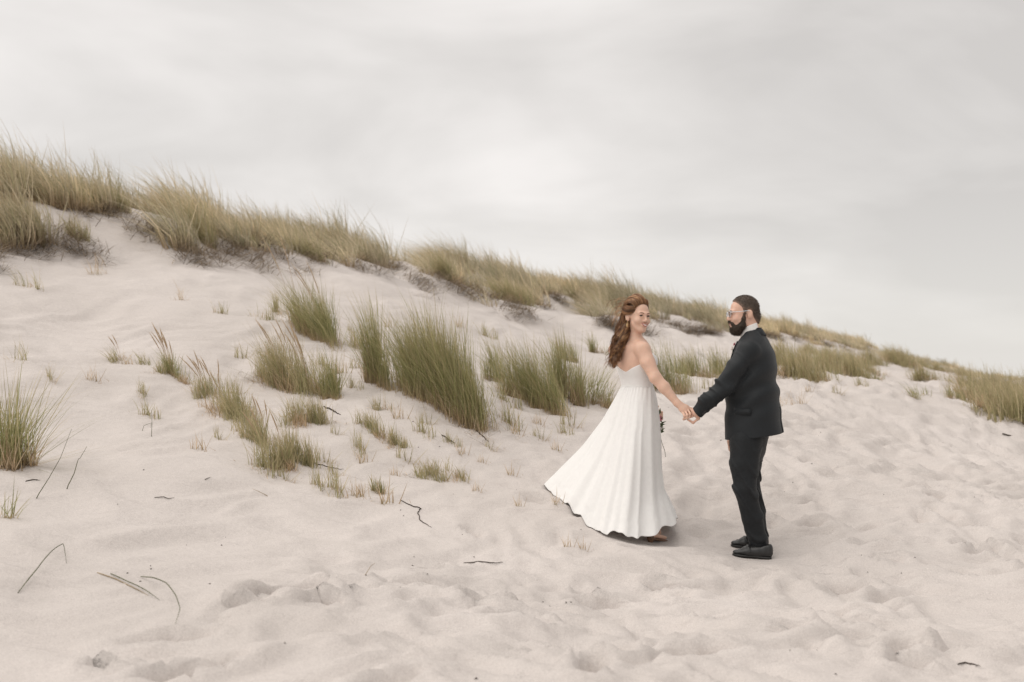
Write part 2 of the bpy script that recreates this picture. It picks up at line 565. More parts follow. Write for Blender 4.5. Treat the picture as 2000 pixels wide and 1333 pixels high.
def tube(pts, rad, sides=5, cap=True):
    """tapered tube along points; returns verts, quads, tris"""
    pts = np.asarray(pts, float); n = len(pts)
    rad = np.broadcast_to(np.asarray(rad, float), (n,))
    tg = np.gradient(pts, axis=0); tg /= np.linalg.norm(tg, axis=1)[:, None] + 1e-9
    up = np.tile(np.array([0.31, 0.22, 0.92]), (n, 1))
    a = np.cross(tg, up); a /= np.linalg.norm(a, axis=1)[:, None] + 1e-9
    b = np.cross(tg, a)
    th = np.arange(sides) / sides * 2 * np.pi
    V = (pts[:, None] + rad[:, None, None] * (a[:, None] * np.cos(th)[None, :, None] + b[:, None] * np.sin(th)[None, :, None])).reshape(-1, 3)
    Q = []
    for i in range(n - 1):
        for j in range(sides):
            k = (j + 1) % sides
            Q.append((i * sides + j, i * sides + k, (i + 1) * sides + k, (i + 1) * sides + j))
    T = []
    if cap:
        V = np.vstack([V, pts[0], pts[-1]])
        for j in range(sides):
            k = (j + 1) % sides
            T += [(len(V) - 2, k, j), (len(V) - 1, (n - 1) * sides + j, (n - 1) * sides + k)]
    return V, np.array(Q), np.array(T).reshape(-1, 3)


def tubes(lst, sides=5):
    Vs, Qs, Ts, s = [], [], [], 0
    for pts, rad in lst:
        V, Q, T = tube(pts, rad, sides)
        Vs.append(V); Qs.append(Q + s); Ts.append(T + s); s += len(V)
    return np.vstack(Vs), [np.vstack(Qs), np.vstack(Ts)]


def tuft(px, py, halfw, hpx, n, label, style='green', diag=0.0, seeds=0, spread=.22, lean=.30, width=.0045, group=None, name='marram_tuft', loose=0.12, deep=.5, wind=(-1.0, .25)):
    """a grass tuft whose foot is seen at a photo pixel: parts green_blades, dry_blades, seed_heads"""
    rg = np.random.default_rng(int(px * 7 + py * 13))
    n = int(n * (1.5 if n > 40 else 1.15))
    halfw *= 1.12
    if style == 'olive' and 30 < n and py > 690 and px < 900:
        n, halfw = int(n * 1.7), halfw * 1.3
    b0, _ = raycast([px], [py], ground_z)
    b0 = b0[0]
    mpp = b0[1] / FPX
    w, h = halfw * mpp, hpx * mpp / .90
    root = link(name, None, None, None, b0)
    root.empty_display_size = .1
    tag(root, label, 'grass tuft', group)

    def feet(m, f=1.0):
        # clumps within the tuft, so that its outline is uneven
        nc = max(2, int(m / 45))
        cxy = rg.uniform(-1, 1, (nc, 2))
        k = rg.integers(0, nc, m)
        q = (cxy[k] * .85 + rg.normal(0, .20, (m, 2))) * f
        x = b0[0] + q[:, 0] * w
        y = b0[1] + q[:, 1] * w * deep - q[:, 0] * w * diag
        hs = (0.66 + .34 * rg.random(nc))[k] * np.clip(1.25 - .38 * np.linalg.norm(q, axis=1), .45, 1.1)
        return np.stack([x, y, ground_z(x, y) - .015], -1), hs

    def make(m, pal, lmin, lmax, sp, ln, wd, bcol, tcol, f=1.0, bm=.35):
        base, hs = feet(m, f)
        az = rg.uniform(0, 2 * np.pi, m)
        tl = np.abs(rg.normal(0, sp, m))
        length = h * rg.uniform(lmin, lmax, m) * hs
        bend = np.abs(rg.normal(ln, np.where(rg.random(m) < .2, .32, .10), m))
        return blades(base, length, az, tl, bend, np.full(m, wd) * rg.uniform(.7, 1.3, m), pal, rg, 4, bcol, tcol, wind, bm)
    pal = {'green': GREEN, 'olive': OLIVE, 'dry': STRAW}[style]
    parts = [make(int(n * .72), pal, .55, 1.1, spread, lean, width, STRAW if style == 'green' else OLIVE, STRAW, bm=.3)]
    parts.append(make(int(n * loose) + 1, pal, .5, 1.2, spread * 2.2, lean * 1.3, width * .9, STRAW, STRAW, 1.1))
    V, F, c = merge(parts)
    o = build('green_blades' if style != 'dry' else 'blades', V, F, M['grass'], root, c)
    o['kind'] = 'stuff'
    m_ = int(n * .10) + 3
    base, hs = feet(m_, 1.5)
    lit = blades(base + V3(0, 0, .02), h * rg.uniform(.08, .34, m_), rg.uniform(0, 6.28, m_), rg.uniform(1.0, 1.62, m_), np.abs(rg.normal(.1, .08, m_)), np.full(m_, width * .8), np.vstack([STRAW, DEAD]), rg, 3, None, None, wind)
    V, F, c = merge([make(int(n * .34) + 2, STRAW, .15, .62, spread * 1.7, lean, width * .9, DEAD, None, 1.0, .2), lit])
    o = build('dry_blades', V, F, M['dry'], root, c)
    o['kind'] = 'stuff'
    if seeds:
        base, hs = feet(seeds)
        lst, col = [], []
        for i in range(seeds):
            a = rg.uniform(0, 2 * np.pi); t_ = abs(rg.normal(0, .16)); ln = h * rg.uniform(1.0, 1.45)
            d0 = V3(math.cos(a) * math.sin(t_), math.sin(a) * math.sin(t_), math.cos(t_))
            bv = V3(-.28, .05, -.06) * rg.uniform(.6, 1.4)
            tt = np.linspace(0, 1, 8)
            pts = base[i] + ln * (tt[:, None] * d0 + (tt ** 2)[:, None] * bv)
            lst.append((pts, np.array([.0014] * 5 + [.0042, .0045, .001])))
        V, F = tubes(lst, 4)
        c = np.tile(STRAW[0] * .9, (len(V), 1))
        build('seed_heads', V, F, M['dry'], root, c)['kind'] = 'stuff'
    return root


# --- the tufts one can tell apart
tuft(862, 786, 72, 190, 2300, 'biggest green marram tuft, tall and dense, in the middle of the dune face', diag=.75, spread=.15, lean=.20)
tuft(738, 748, 26, 165, 420, 'tall narrow green marram tuft just left of the biggest tuft', diag=.8, spread=.10, lean=.16)
tuft(612, 662, 46, 128, 760, 'rounded dense green marram tuft highest up the bare sand slope', diag=1.2, spread=.15, lean=.34, seeds=5)
tuft(926, 836, 20, 128, 240, 'slim upright marram tuft at the lower right foot of the biggest tuft', diag=1.2, spread=.08, lean=.12)
tuft(966, 742, 18, 95, 170, 'small narrow marram tuft between the biggest tuft and the wide one', diag=.5, spread=.12, lean=.2)
tuft(1042, 788, 52, 138, 800, 'wide green marram tuft left of the bride with straw coloured foot', diag=1.0, spread=.15, lean=.22)
tuft(1110, 782, 26, 138, 360, 'tall green marram tuft close behind the bride\'s back', diag=.6, spread=.12, lean=.10)
tuft(1152, 788, 36, 92, 260, 'loose marram tuft fanning out to the right beside the bride\'s dress', diag=.6, spread=.28, lean=.22, wind=(1.0, .1))
tuft(1106, 702, 18, 62, 170, 'small green marram tuft standing behind the tall one, left of bride', spread=.16, lean=.15)
tuft(1168, 690, 16, 42, 110, 'low green marram tuft behind the bride\'s hair', spread=.2, lean=.2)
tuft(1298, 762, 40, 98, 560, 'dense green marram tuft right behind the bride\'s bare arm', diag=.5, spread=.13, lean=.14)
tuft(1365, 740, 44, 66, 420, 'low pale green marram tuft between the bride and the groom', diag=.3, spread=.16, lean=.16)
tuft(1412, 734, 18, 68, 200, 'upright green marram tuft touching the groom\'s chest outline', spread=.12, lean=.1)
tuft(562, 762, 42, 112, 430, 'tan green medium marram tuft below the rounded dense tuft', 'olive', diag=.8, spread=.20, lean=.24, seeds=10)
tuft(636, 778, 26, 108, 260, 'dark green medium marram tuft with splayed blades above a dark root', diag=.6, spread=.22, lean=.06)
tuft(592, 826, 30, 64, 200, 'short tan green tuft at the foot of the splayed medium tuft', 'olive', spread=.22, lean=.15)
tuft(345, 738, 30, 62, 180, 'small isolated green tuft with golden seed heads on the left slope', diag=1.0, spread=.26, lean=.22, seeds=9)
tuft(252, 708, 26, 42, 50, 'sparse wispy tuft left of the seed head tuft', 'olive', spread=.35, lean=.35, seeds=2)
tuft(306, 728, 12, 38, 36, 'tiny upright tuft beside the seed head tuft', 'olive', spread=.2, lean=.25)
tuft(405, 772, 26, 62, 70, 'thin straw coloured tuft with seed heads below the isolated one', 'olive', spread=.22, lean=.18, seeds=6)
tuft(452, 806, 44, 74, 230, 'broad low tan green tuft in the trailing row on left slope', 'olive', diag=.8, spread=.28, lean=.15, seeds=5)
tuft(497, 858, 34, 66, 150, 'middle tuft of the trailing row, thin and tan green', 'olive', diag=1.0, spread=.26, lean=.15, seeds=4)
tuft(538, 916, 26, 84, 130, 'lowest left tuft of the trailing row with a dark base', 'olive', spread=.28, lean=.12, seeds=2)
tuft(582, 898, 28, 74, 150, 'lowest right tuft of the trailing row, olive green', 'olive', spread=.26, lean=.12)
tuft(736, 962, 14, 46, 80, 'little dark rooted green tuft standing alone low on the slope', spread=.3, lean=.12)
tuft(692, 972, 28, 52, 36, 'few thin dry stalks left of the little dark rooted tuft', 'dry', spread=.4, lean=.1)
tuft(866, 930, 34, 40, 150, 'low bushy olive tuft on bare sand left of the dress', 'olive', spread=.35, lean=.1)
tuft(742, 852, 26, 48, 90, 'small olive tuft right of the dark root', 'olive', diag=.8, spread=.25, lean=.15)
tuft(782, 872, 16, 40, 60, 'small tan tuft below the biggest marram tuft', 'olive', spread=.25, lean=.15)
tuft(748, 800, 16, 40, 40, 'wispy sprout between the splayed tuft and the biggest tuft', 'olive', spread=.25, lean=.15)
tuft(40, 914, 46, 205, 230, 'large coarse marram tuft cut by the left edge of the picture', diag=.3, spread=.30, lean=.20, width=.006, loose=.28, wind=(.45, .0))
tuft(12, 1010, 22, 78, 26, 'small coarse tuft below the large one at the left edge', spread=.35, lean=.15, width=.0055, wind=(.4, 0))
tuft(429, 612, 14, 34, 36, 'tiny lone green sprout high on the smooth left slope', spread=.32, lean=.12)
tuft(352, 586, 16, 40, 16, 'tiny dry sprig above the lone green sprout', 'dry', spread=.35, lean=.1)
tuft(48, 560, 18, 62, 26, 'pair of thin leaning stalks high at the left edge', 'olive', spread=.12, lean=.42)
tuft(78, 566, 10, 58, 18, 'slim leaning stalks beside the pair at the left edge', 'olive', spread=.12, lean=.42)
tuft(186, 536, 18, 50, 22, 'straw coloured stalks under the crest on the left', 'dry', spread=.2, lean=.25)
tuft(508, 622, 26, 38, 50, 'thin sprouts left of the rounded dense tuft', 'olive', spread=.3, lean=.12)
tuft(551, 612, 18, 62, 60, 'taller thin sprouts touching the rounded dense tuft', 'olive', spread=.18, lean=.2)
tuft(690, 676, 22, 56, 60, 'thin sprouts right of the rounded dense tuft', 'olive', spread=.25, lean=.1)
tuft(40, 705, 26, 60, 20, 'pale wispy stalks above the large coarse tuft', 'olive', spread=.3, lean=-.1)
tuft(1545, 792, 34, 52, 40, 'pale dry wisps on the sand right behind the groom\'s back', 'dry', spread=.35, lean=.1)
tuft(1782, 775, 30, 34, 70, 'flat leaning green tuft on the edge of the sand crest', spread=.35, lean=.35)
tuft(1718, 744, 10, 18, 60, 'tiny dark green tuft in the hollow beyond the sand crest', spread=.2, lean=.05)
tuft(1858, 778, 12, 36, 60, 'narrow green tuft right of the sand crest', spread=.2, lean=.1)

tuft(604, 500, 30, 62, 420, 'round tan tussock drooping left over the crest edge', 'olive', spread=.3, lean=.85, width=.007)
tuft(486, 478, 22, 46, 240, 'dark footed tan tussock on the crest left of the drooping one', 'olive', spread=.25, lean=.5, width=.007)
tuft(398, 470, 30, 100, 420, 'tall tan green tussock rooted on the scarp under the left crest', 'olive', diag=.4, spread=.18, lean=.5, width=.0065)
tuft(180, 410, 16, 60, 160, 'narrow tan tussock above the sandy patch on the left crest', 'olive', spread=.2, lean=.45, width=.0065)
tuft(232, 412, 18, 60, 160, 'brown footed tussock right of the narrow one on the left crest', 'olive', spread=.2, lean=.5, width=.0065)
tuft(60, 462, 34, 84, 320, 'broad pale tussock hanging on the slope at the far left', 'olive', diag=.5, spread=.22, lean=.5, width=.0065)
tuft(150, 462, 24, 70, 160, 'thin pale tussock on the slope right of the broad one', 'olive', diag=.5, spread=.22, lean=.4, width=.006)
tuft(885, 552, 24, 74, 330, 'tan tussock right of the bare patch in the middle of the crest', 'olive', diag=.4, spread=.2, lean=.5, width=.009)
tuft(1000, 590, 40, 60, 420, 'shaggy tan tussock hanging down the scarp left of the bride', 'olive', diag=.6, spread=.25, lean=.45, width=.010)
tuft(1118, 584, 14, 36, 200, 'dark round tussock beside the bare patch left of the bride', 'olive', spread=.25, lean=.5, width=.010)


# --- sprouts nobody could tell apart, thinly over the dune face
def copy_tree(o, loc, rz, s, label, group):
    r = o.copy(); C.objects.link(r)
    r.location = loc; r.rotation_euler = (0, 0, rz); r.scale = (s, s, s)
    tag(r, label, 'grass tuft', group)
    for ch in o.children:
        c_ = ch.copy(); C.objects.link(c_); c_.parent = r
    return r


SPL, SPG = 'tiny thin grass sprout scattered among the tufts on the dune face', 'thin grass sprouts on the dune face'
protos = [tuft(640, 905, 18, 40, 24, SPL, 'olive', spread=.35, lean=.12, group=SPG, name='grass_sprout'),
          tuft(820, 850, 24, 44, 34, SPL, 'olive', spread=.3, lean=.12, group=SPG, name='grass_sprout'),
          tuft(1010, 850, 16, 46, 14, SPL, 'dry', spread=.3, lean=.1, group=SPG, name='grass_sprout')]
SPOTS = [(660, 850), (700, 830), (712, 905), (655, 930), (690, 880), (770, 930), (800, 905), (610, 950), (760, 985), (840, 830), (880, 870), (905, 890), (960, 880), (985, 830), (940, 905), (1060, 860), (1100, 850), (1085, 880),
         (470, 770), (500, 740), (520, 700), (480, 700), (620, 720), (670, 730), (700, 720), (690, 760), (780, 820), (560, 940), (640, 960), (1130, 1000), (1170, 980), (1015, 990), (1140, 1075), (1090, 985), (1110, 1070), (930, 960), (1000, 930),
         (285, 815), (180, 745), (100, 745), (270, 770), (385, 880), (430, 860), (500, 920), (1050, 830), (1120, 835), (985, 790), (1250, 790), (1390, 760), (1460, 770), (1580, 765), (1640, 770), (1680, 755), (1730, 735), (1800, 745), (1770, 720), (760, 640), (690, 650), (950, 660), (900, 640)]
pts, _ = raycast([s[0] for s in SPOTS], [s[1] for s in SPOTS], ground_z)
for i, p in enumerate(pts):
    low_ = SPOTS[i][0] > 905 and SPOTS[i][1] > 880
    copy_tree(protos[2 if low_ else i % 3], p, random.uniform(-.6, .6), random.uniform(.45, .8) if low_ else random.uniform(.7, 1.4), SPL, SPG)

# --- tussocks in the hollow right of the groom and at the right edge
HLL, HLG = 'green tan marram tussock in the grassy hollow right of the groom', 'marram tussocks in the hollow right of the groom'
REL, REG = 'green marram tussock in the thick patch at the right edge', 'marram tussocks at the right edge'
hp = [tuft(1640, 722, 34, 58, 330, HLL, 'olive', diag=.2, spread=.2, lean=.18, group=HLG, name='marram_tussock', width=.007),
      tuft(1585, 712, 34, 44, 300, HLL, 'olive', diag=.2, spread=.22, lean=.2, group=HLG, name='marram_tussock', width=.008)]
HS = [(1552, 738), (1590, 742), (1612, 728), (1620, 700), (1662, 712), (1692, 724), (1745, 708), (1770, 712), (1800, 716), (1835, 724), (1668, 735), (1545, 712), (1700, 712), (1585, 690), (1880, 735), (1812, 742)]
hpt, _ = raycast([s[0] for s in HS], [s[1] for s in HS], ground_z)
for i, p in enumerate(hpt):
    copy_tree(hp[i % 2], p, random.uniform(-.5, .5), random.uniform(.75, 1.15), HLL, HLG)
rp = tuft(1960, 790, 40, 52, 380, REL, 'olive', diag=.3, spread=.2, lean=.15, group=REG, name='marram_tussock', width=.008)
RS = [(1905, 764), (1920, 772), (1945, 768), (1975, 772), (2010, 785), (1930, 790), (1990, 805), (2015, 820), (1955, 810), (1985, 822), (2040, 800), (2060, 830), (1910, 788)]
rpt, _ = raycast([s[0] for s in RS], [s[1] for s in RS], ground_z)
for i, p in enumerate(rpt):
    copy_tree(rp, p, random.uniform(-.5, .5), random.uniform(.75, 1.1), REL, REG)

# --- the closed marram cover of the crest (one mass) and the dead mats hanging over its sandy edge
LOW = np.array([(-200, 480), (0, 476), (60, 470), (110, 482), (165, 440), (250, 440), (300, 470), (360, 500), (420, 498), (500, 512), (560, 506), (640, 515), (700, 530), (760, 545), (860, 548), (905, 575), (960, 600), (1000, 605), (1050, 600),
                (1080, 585), (1130, 600), (1170, 625), (1230, 640), (1300, 640), (1380, 645), (1450, 651), (1520, 658), (1600, 670), (1700, 688), (1800, 715), (1900, 738), (2000, 752), (2200, 775)], float)
RID = np.array([(-300, 13.0), (0, 15.2), (300, 17), (600, 20), (850, 24), (1000, 28), (1250, 35), (1500, 44), (1800, 66), (2000, 95), (2200, 110)], float)
BARE = [(800, 512, 66, 24), (1095, 590, 46, 12), (440, 452, 22, 12), (525, 464, 26, 13), (1345, 634, 40, 9), (130, 380, 28, 16), (250, 425, 70, 14), (1500, 668, 40, 10), (1690, 690, 56, 7)]
rg = np.random.default_rng(77)


def crest_points(n, pxlo, pxhi, up=0.0):
    px = rg.uniform(pxlo, pxhi, n)
    lowy = np.interp(px, LOW[:, 0], LOW[:, 1]) + 16 * perlin(px / 30, px * 0 + 3.3, 4) + 7 * perlin(px / 9, px * 0, 9)
    pl, hit = raycast(px, lowy)
    dl = pl[:, 1]
    dr = np.interp(px, RID[:, 0], RID[:, 1])
    dl = np.minimum(dl, dr)
    u = rg.random(n)
    d = dl + (dr * 1.12 + 1.5 - dl) * u
    x = (px - 1000) / FPX * d
    z = ground_z(x, d)
    p = np.stack([x, d, z], -1)
    qx, qy = proj(p)
    keep = np.ones(n, bool)
    for bx, by, ax, ay in BARE:
        keep &= ((qx - bx) / ax) ** 2 + ((qy - by) / ay) ** 2 > 1 + .5 * perlin(qx / 14, qy / 14, 3)
    cl_ = perlin(x * .75, d * .75, 31) + .7 * perlin(x * 1.7, d * 1.7, 33)
    edge = 1 - np.clip(u / .62, 0, 1)
    keep &= cl_ > (-.55 + .72 * edge) * np.where(d > 26, 1.6, 1.0) - np.clip((d - 24) / 8, 0, 1) * .45
    return p[keep]


tp = crest_points(3600, -180, 2180)
NB = 53
nt_ = len(tp)
dist = tp[:, 1]
cen = np.repeat(tp, NB, 0)
nb = len(cen)
dd = np.repeat(dist, NB)
rad = np.repeat(rg.uniform(.07, .22, nt_) * (1 + dist / 60), NB)
ang = rg.uniform(0, 2 * np.pi, nb)
rr = rad * np.sqrt(rg.random(nb))
bx, by = cen[:, 0] + rr * np.cos(ang), cen[:, 1] + rr * np.sin(ang)
bz = np.repeat(tp[:, 2], NB) - .03
hh = np.repeat(rg.uniform(.42, .92, nt_) * np.interp(dist, [15, 30, 45, 70, 100], [1, .9, .66, .42, .36]) * (1 + .38 * perlin(tp[:, 0] * .5, tp[:, 1] * .5, 41) + .45 * perlin(tp[:, 0] * 1.3, tp[:, 1] * 1.3, 43)), NB) * rg.uniform(.55, 1.12, nb)
lean_ = np.repeat(rg.uniform(.35, .95, nt_), NB)
tcol = np.repeat(rg.random(nt_) + .6 * perlin(tp[:, 0] * .3, tp[:, 1] * .3, 8), NB)
MIX = np.array([(.61, .55, .395), (.69, .62, .465), (.51, .48, .325), (.72, .64, .485), (.44, .425, .275)])
V, Q, T, c = blades(np.stack([bx, by, bz], -1), hh, ang, np.abs(rg.normal(0, .22, nb)), np.abs(rg.normal(0, .12, nb) + lean_), .0052 * (1 + dd / 14), MIX, rg, 3, STRAW * .8, STRAW, (-1.0, .15), .3)
c = c * np.repeat(.70 + .42 * tcol, 7)[:, None] * np.repeat(np.stack([1 + .05 * tcol, np.ones(nb), 1 - .05 * tcol], -1), 7, 0)
o = link('dune_grass', mesh_np('dune_grass', V, [Q, T], c), M['grass'])
tag(o, 'windswept tan green marram grass covering the whole dune crest', 'grass', kind='stuff')

# dead grass and roots hanging at the lower edge of the cover
tx = np.cumsum(rg.uniform(10, 46, 62)) - 90
pxs, pys = [], []
for x0 in tx:
    dsc = float(np.clip(1.35 - x0 / 1300, .3, 1.2))
    y0 = np.interp(x0, LOW[:, 0], LOW[:, 1]) - rg.uniform(0, 40) * dsc
    m_ = int(rg.uniform(8, 22))
    t_ = rg.random(m_)
    ln_ = rg.uniform(14, 58) * dsc
    pxs.append(x0 + t_ * ln_ * rg.uniform(.7, 1.3) + rg.normal(0, 4 * dsc, m_))
    pys.append(y0 + t_ * ln_ + rg.normal(0, 3 * dsc, m_))
px, lowy = np.concatenate(pxs), np.concatenate(pys)
mp_, _ = raycast(px, lowy, ground_z)
NB = 13
cen = np.repeat(mp_, NB, 0)
nb = len(cen)
bx, by = cen[:, 0] + rg.normal(0, .11, nb), cen[:, 1] + rg.normal(0, .11, nb)
bz = ground_z(bx, by)
e_ = .15
gxn = (ground_z(mp_[:, 0] + e_, mp_[:, 1]) - ground_z(mp_[:, 0] - e_, mp_[:, 1])) / (2 * e_)
gyn = (ground_z(mp_[:, 0], mp_[:, 1] + e_) - ground_z(mp_[:, 0], mp_[:, 1] - e_)) / (2 * e_)
az = np.repeat(np.arctan2(-gyn, -gxn), NB) + rg.normal(0, .9, nb)
V, Q, T, c = blades(np.stack([bx, by, bz + .02], -1), rg.uniform(.10, .34, nb), az, rg.uniform(.9, 1.75, nb), np.abs(rg.normal(.25, .2, nb)), .005 * (1 + np.repeat(mp_[:, 1], NB) / 16), DEAD, rg, 3, None, None, (.2, -.2))
o = link('dead_grass', mesh_np('dead_grass', V, [Q, T], c), M['dry'])
tag(o, 'dark dead grass and roots hanging along the crest\'s sandy edge', 'dead grass', kind='stuff')


# --- things lying on the sand
def lying(name, label, cat, pix, rad, mat, lift=.004, group=None, wob=0.0, arch=0.0):
    pix = np.array(pix, float)
    t = np.linspace(0, len(pix) - 1, len(pix) * 4)
    qx, qy = np.interp(t, np.arange(len(pix)), pix[:, 0]), np.interp(t, np.arange(len(pix)), pix[:, 1])
    if wob:
        qx = qx + rng.normal(0, wob, len(t)); qy = qy + rng.normal(0, wob * .6, len(t))
    p, _ = raycast(qx, qy, ground_z)
    p[:, 2] += lift + arch * np.sin(np.linspace(0, np.pi, len(p)))
    rad = rad * .6 if mat is M['root'] else rad
    r = np.interp(np.linspace(0, 1, len(p)), [0, .15, .7, 1], [rad * .7, rad, rad * .8, rad * .25])
    V, Q, T = tube(p, r, 5)
    o = link(name, mesh_np(name, V - p[0], [Q, T]), mat, None, p[0])
    return tag(o, label, cat, group)


M['blade_dark'] = simple('blade_dark', (.10, .105, .05), rough=.6, noise=.3, nscale=20)
M['blade_tan'] = simple('blade_tan', (.34, .26, .16), rough=.7, noise=.25, nscale=20)
lying('root', 'dark curling root on the sand above the left footprints', 'root', [(782, 979), (806, 990), (822, 993), (816, 1002), (820, 1018), (836, 1026), (845, 1032)], .006, M['root'], wob=1.2)
lying('root', 'thick dark root beside the splayed medium tuft', 'root', [(632, 795), (645, 800), (655, 806), (665, 812)], .012, M['root'], wob=.8)
lying('root', 'thin dark root under the lowest tufts of the trailing row', 'root', [(608, 905), (630, 910), (655, 916), (672, 918)], .005, M['root'], wob=.8)
lying('twig', 'short dark twig at the foot of the large coarse tuft', 'twig', [(50, 942), (62, 938), (80, 940)], .007, M['root'], wob=.8)
lying('twig', 'thin reddish twig alone on the smooth left sand', 'twig', [(302, 973), (318, 972), (328, 975), (341, 973)], .0045, M['root'], wob=.8)
lying('twig', 'tiny twig on the left slope below the trailing row', 'twig', [(400, 938), (412, 933)], .004, M['root'])
lying('twig', 'dark twig below the slim upright tuft', 'twig', [(925, 838), (942, 852), (955, 864)], .008, M['root'], wob=1.0)
lying('twig', 'dark twig low under the biggest marram tuft', 'twig', [(862, 850), (880, 862), (890, 868)], .008, M['root'], wob=1.0)
lying('twig', 'dark driftwood scrap far right on the beach', 'twig', [(1958, 848), (1968, 851), (1977, 852)], .014, M['root'])
lying('twig', 'dark scrap at the right edge near the lower footprints', 'twig', [(1870, 1300), (1885, 1296), (1905, 1300), (1915, 1303)], .006, M['root'], wob=.8)
lying('twig', 'long thin straw twig between the low tuft and the dress', 'twig', [(905, 1102), (935, 1098), (970, 1101), (988, 1099)], .005, M['root'], wob=1.0)
lying('fallen_stalk', 'long dark curved blade arching over the lower left sand', 'grass blade', [(275, 1128), (300, 1142), (325, 1160), (343, 1185), (352, 1205), (340, 1228)], .003, M['blade_dark'], arch=.05)
lying('fallen_stalk', 'straight dark blade lying beside the curved one', 'grass blade', [(216, 1122), (250, 1143), (285, 1160), (312, 1174)], .003, M['blade_dark'], arch=.015)
lying('fallen_stalk', 'tan dry blade lying under the straight dark one', 'grass blade', [(190, 1120), (225, 1132), (262, 1150), (290, 1165)], .003, M['blade_tan'])
lying('fallen_stalk', 'pale bent blade near the lower left edge', 'grass blade', [(35, 1160), (70, 1130), (100, 1098), (124, 1076), (130, 1102)], .003, M['blade_dark'], arch=.05)


def stalk(label, pts2, y, rad, mat):
    b, _ = raycast([pts2[0][0]], [pts2[0][1]], ground_z)
    y0 = b[0, 1]
    pix = np.array(pts2, float)
    t = np.linspace(0, len(pix) - 1, len(pix) * 4)
    qx, qy = np.interp(t, np.arange(len(pix)), pix[:, 0]), np.interp(t, np.arange(len(pix)), pix[:, 1])
    p = P(qx, qy, y0 + np.linspace(0, y, len(t)))
    p[0, 2] -= .01
    V, Q, T = tube(p, np.linspace(rad, rad * .35, len(t)), 5)
    o = link('lone_stalk', mesh_np('lone_stalk', V - p[0], [Q, T]), mat, None, p[0])
    tag(o, label, 'grass blade')


stalk('single long straight stalk leaning right of the large coarse tuft', [(70, 974), (95, 935), (118, 895), (140, 838)], .12, .003, M['blade_dark'])
stalk('folded blade standing right of the straight leaning stalk', [(130, 955), (145, 925), (153, 897), (156, 896), (170, 872)], .05, .0032, M['blade_dark'])
stalk('short lone stem on the open left slope', [(296, 853), (297, 825), (296, 800)], .02, .0024, M['blade_dark'])
stalk('short hooked stem beside the lone stem', [(278, 842), (281, 832), (296, 826), (294, 836)], .02, .002, M['blade_dark'])
stalk('tiny tan stem below the trailing row', [(525, 970), (505, 960), (493, 955)], .02, .0025, M['blade_tan'])
stalk('tiny straw stem at the middle of the lower sand', [(708, 1132), (725, 1105), (733, 1100)], .02, .002, M['blade_tan'])
print('grass done')

# small dark crumbs of dried weed and wood scattered on the trodden sand
rgd = np.random.default_rng(8)
nd = 420
dx = rgd.uniform(-2.5, 8, nd); dy = 3.6 + 9 * rgd.random(nd) ** 1.3
kp = perlin(dx * 1.3, dy * 1.3, 51) > .02
dx, dy = dx[kp], dy[kp]; nd = len(dx)
dz = ground_z(dx, dy)
a = rgd.uniform(0, 6.28, nd); ln = rgd.uniform(.004, .022, nd); wd = rgd.uniform(.002, .006, nd)
ex = np.stack([np.cos(a), np.sin(a), rgd.normal(0, .15, nd)], -1); ey = np.stack([-np.sin(a), np.cos(a), rgd.normal(0, .15, nd)], -1)
c0 = np.stack([dx, dy, dz], -1)
tet = np.stack([c0 - ex * ln[:, None] * .5, c0 + ex * ln[:, None] * .5 + ey * wd[:, None], c0 + ex * ln[:, None] * .2 - ey * wd[:, None], c0 + V3(0, 0, .006)], 1).reshape(-1, 3)
o_ = (np.arange(nd) * 4)[:, None]
o = link('beach_debris', mesh_np('beach_debris', tet, [np.vstack([o_ + np.array(q) for q in ((0, 1, 3), (1, 2, 3), (2, 0, 3), (0, 2, 1))])]), M['root'])
tag(o, 'tiny dark crumbs of weed and wood scattered over the trodden sand', 'debris', kind='stuff')

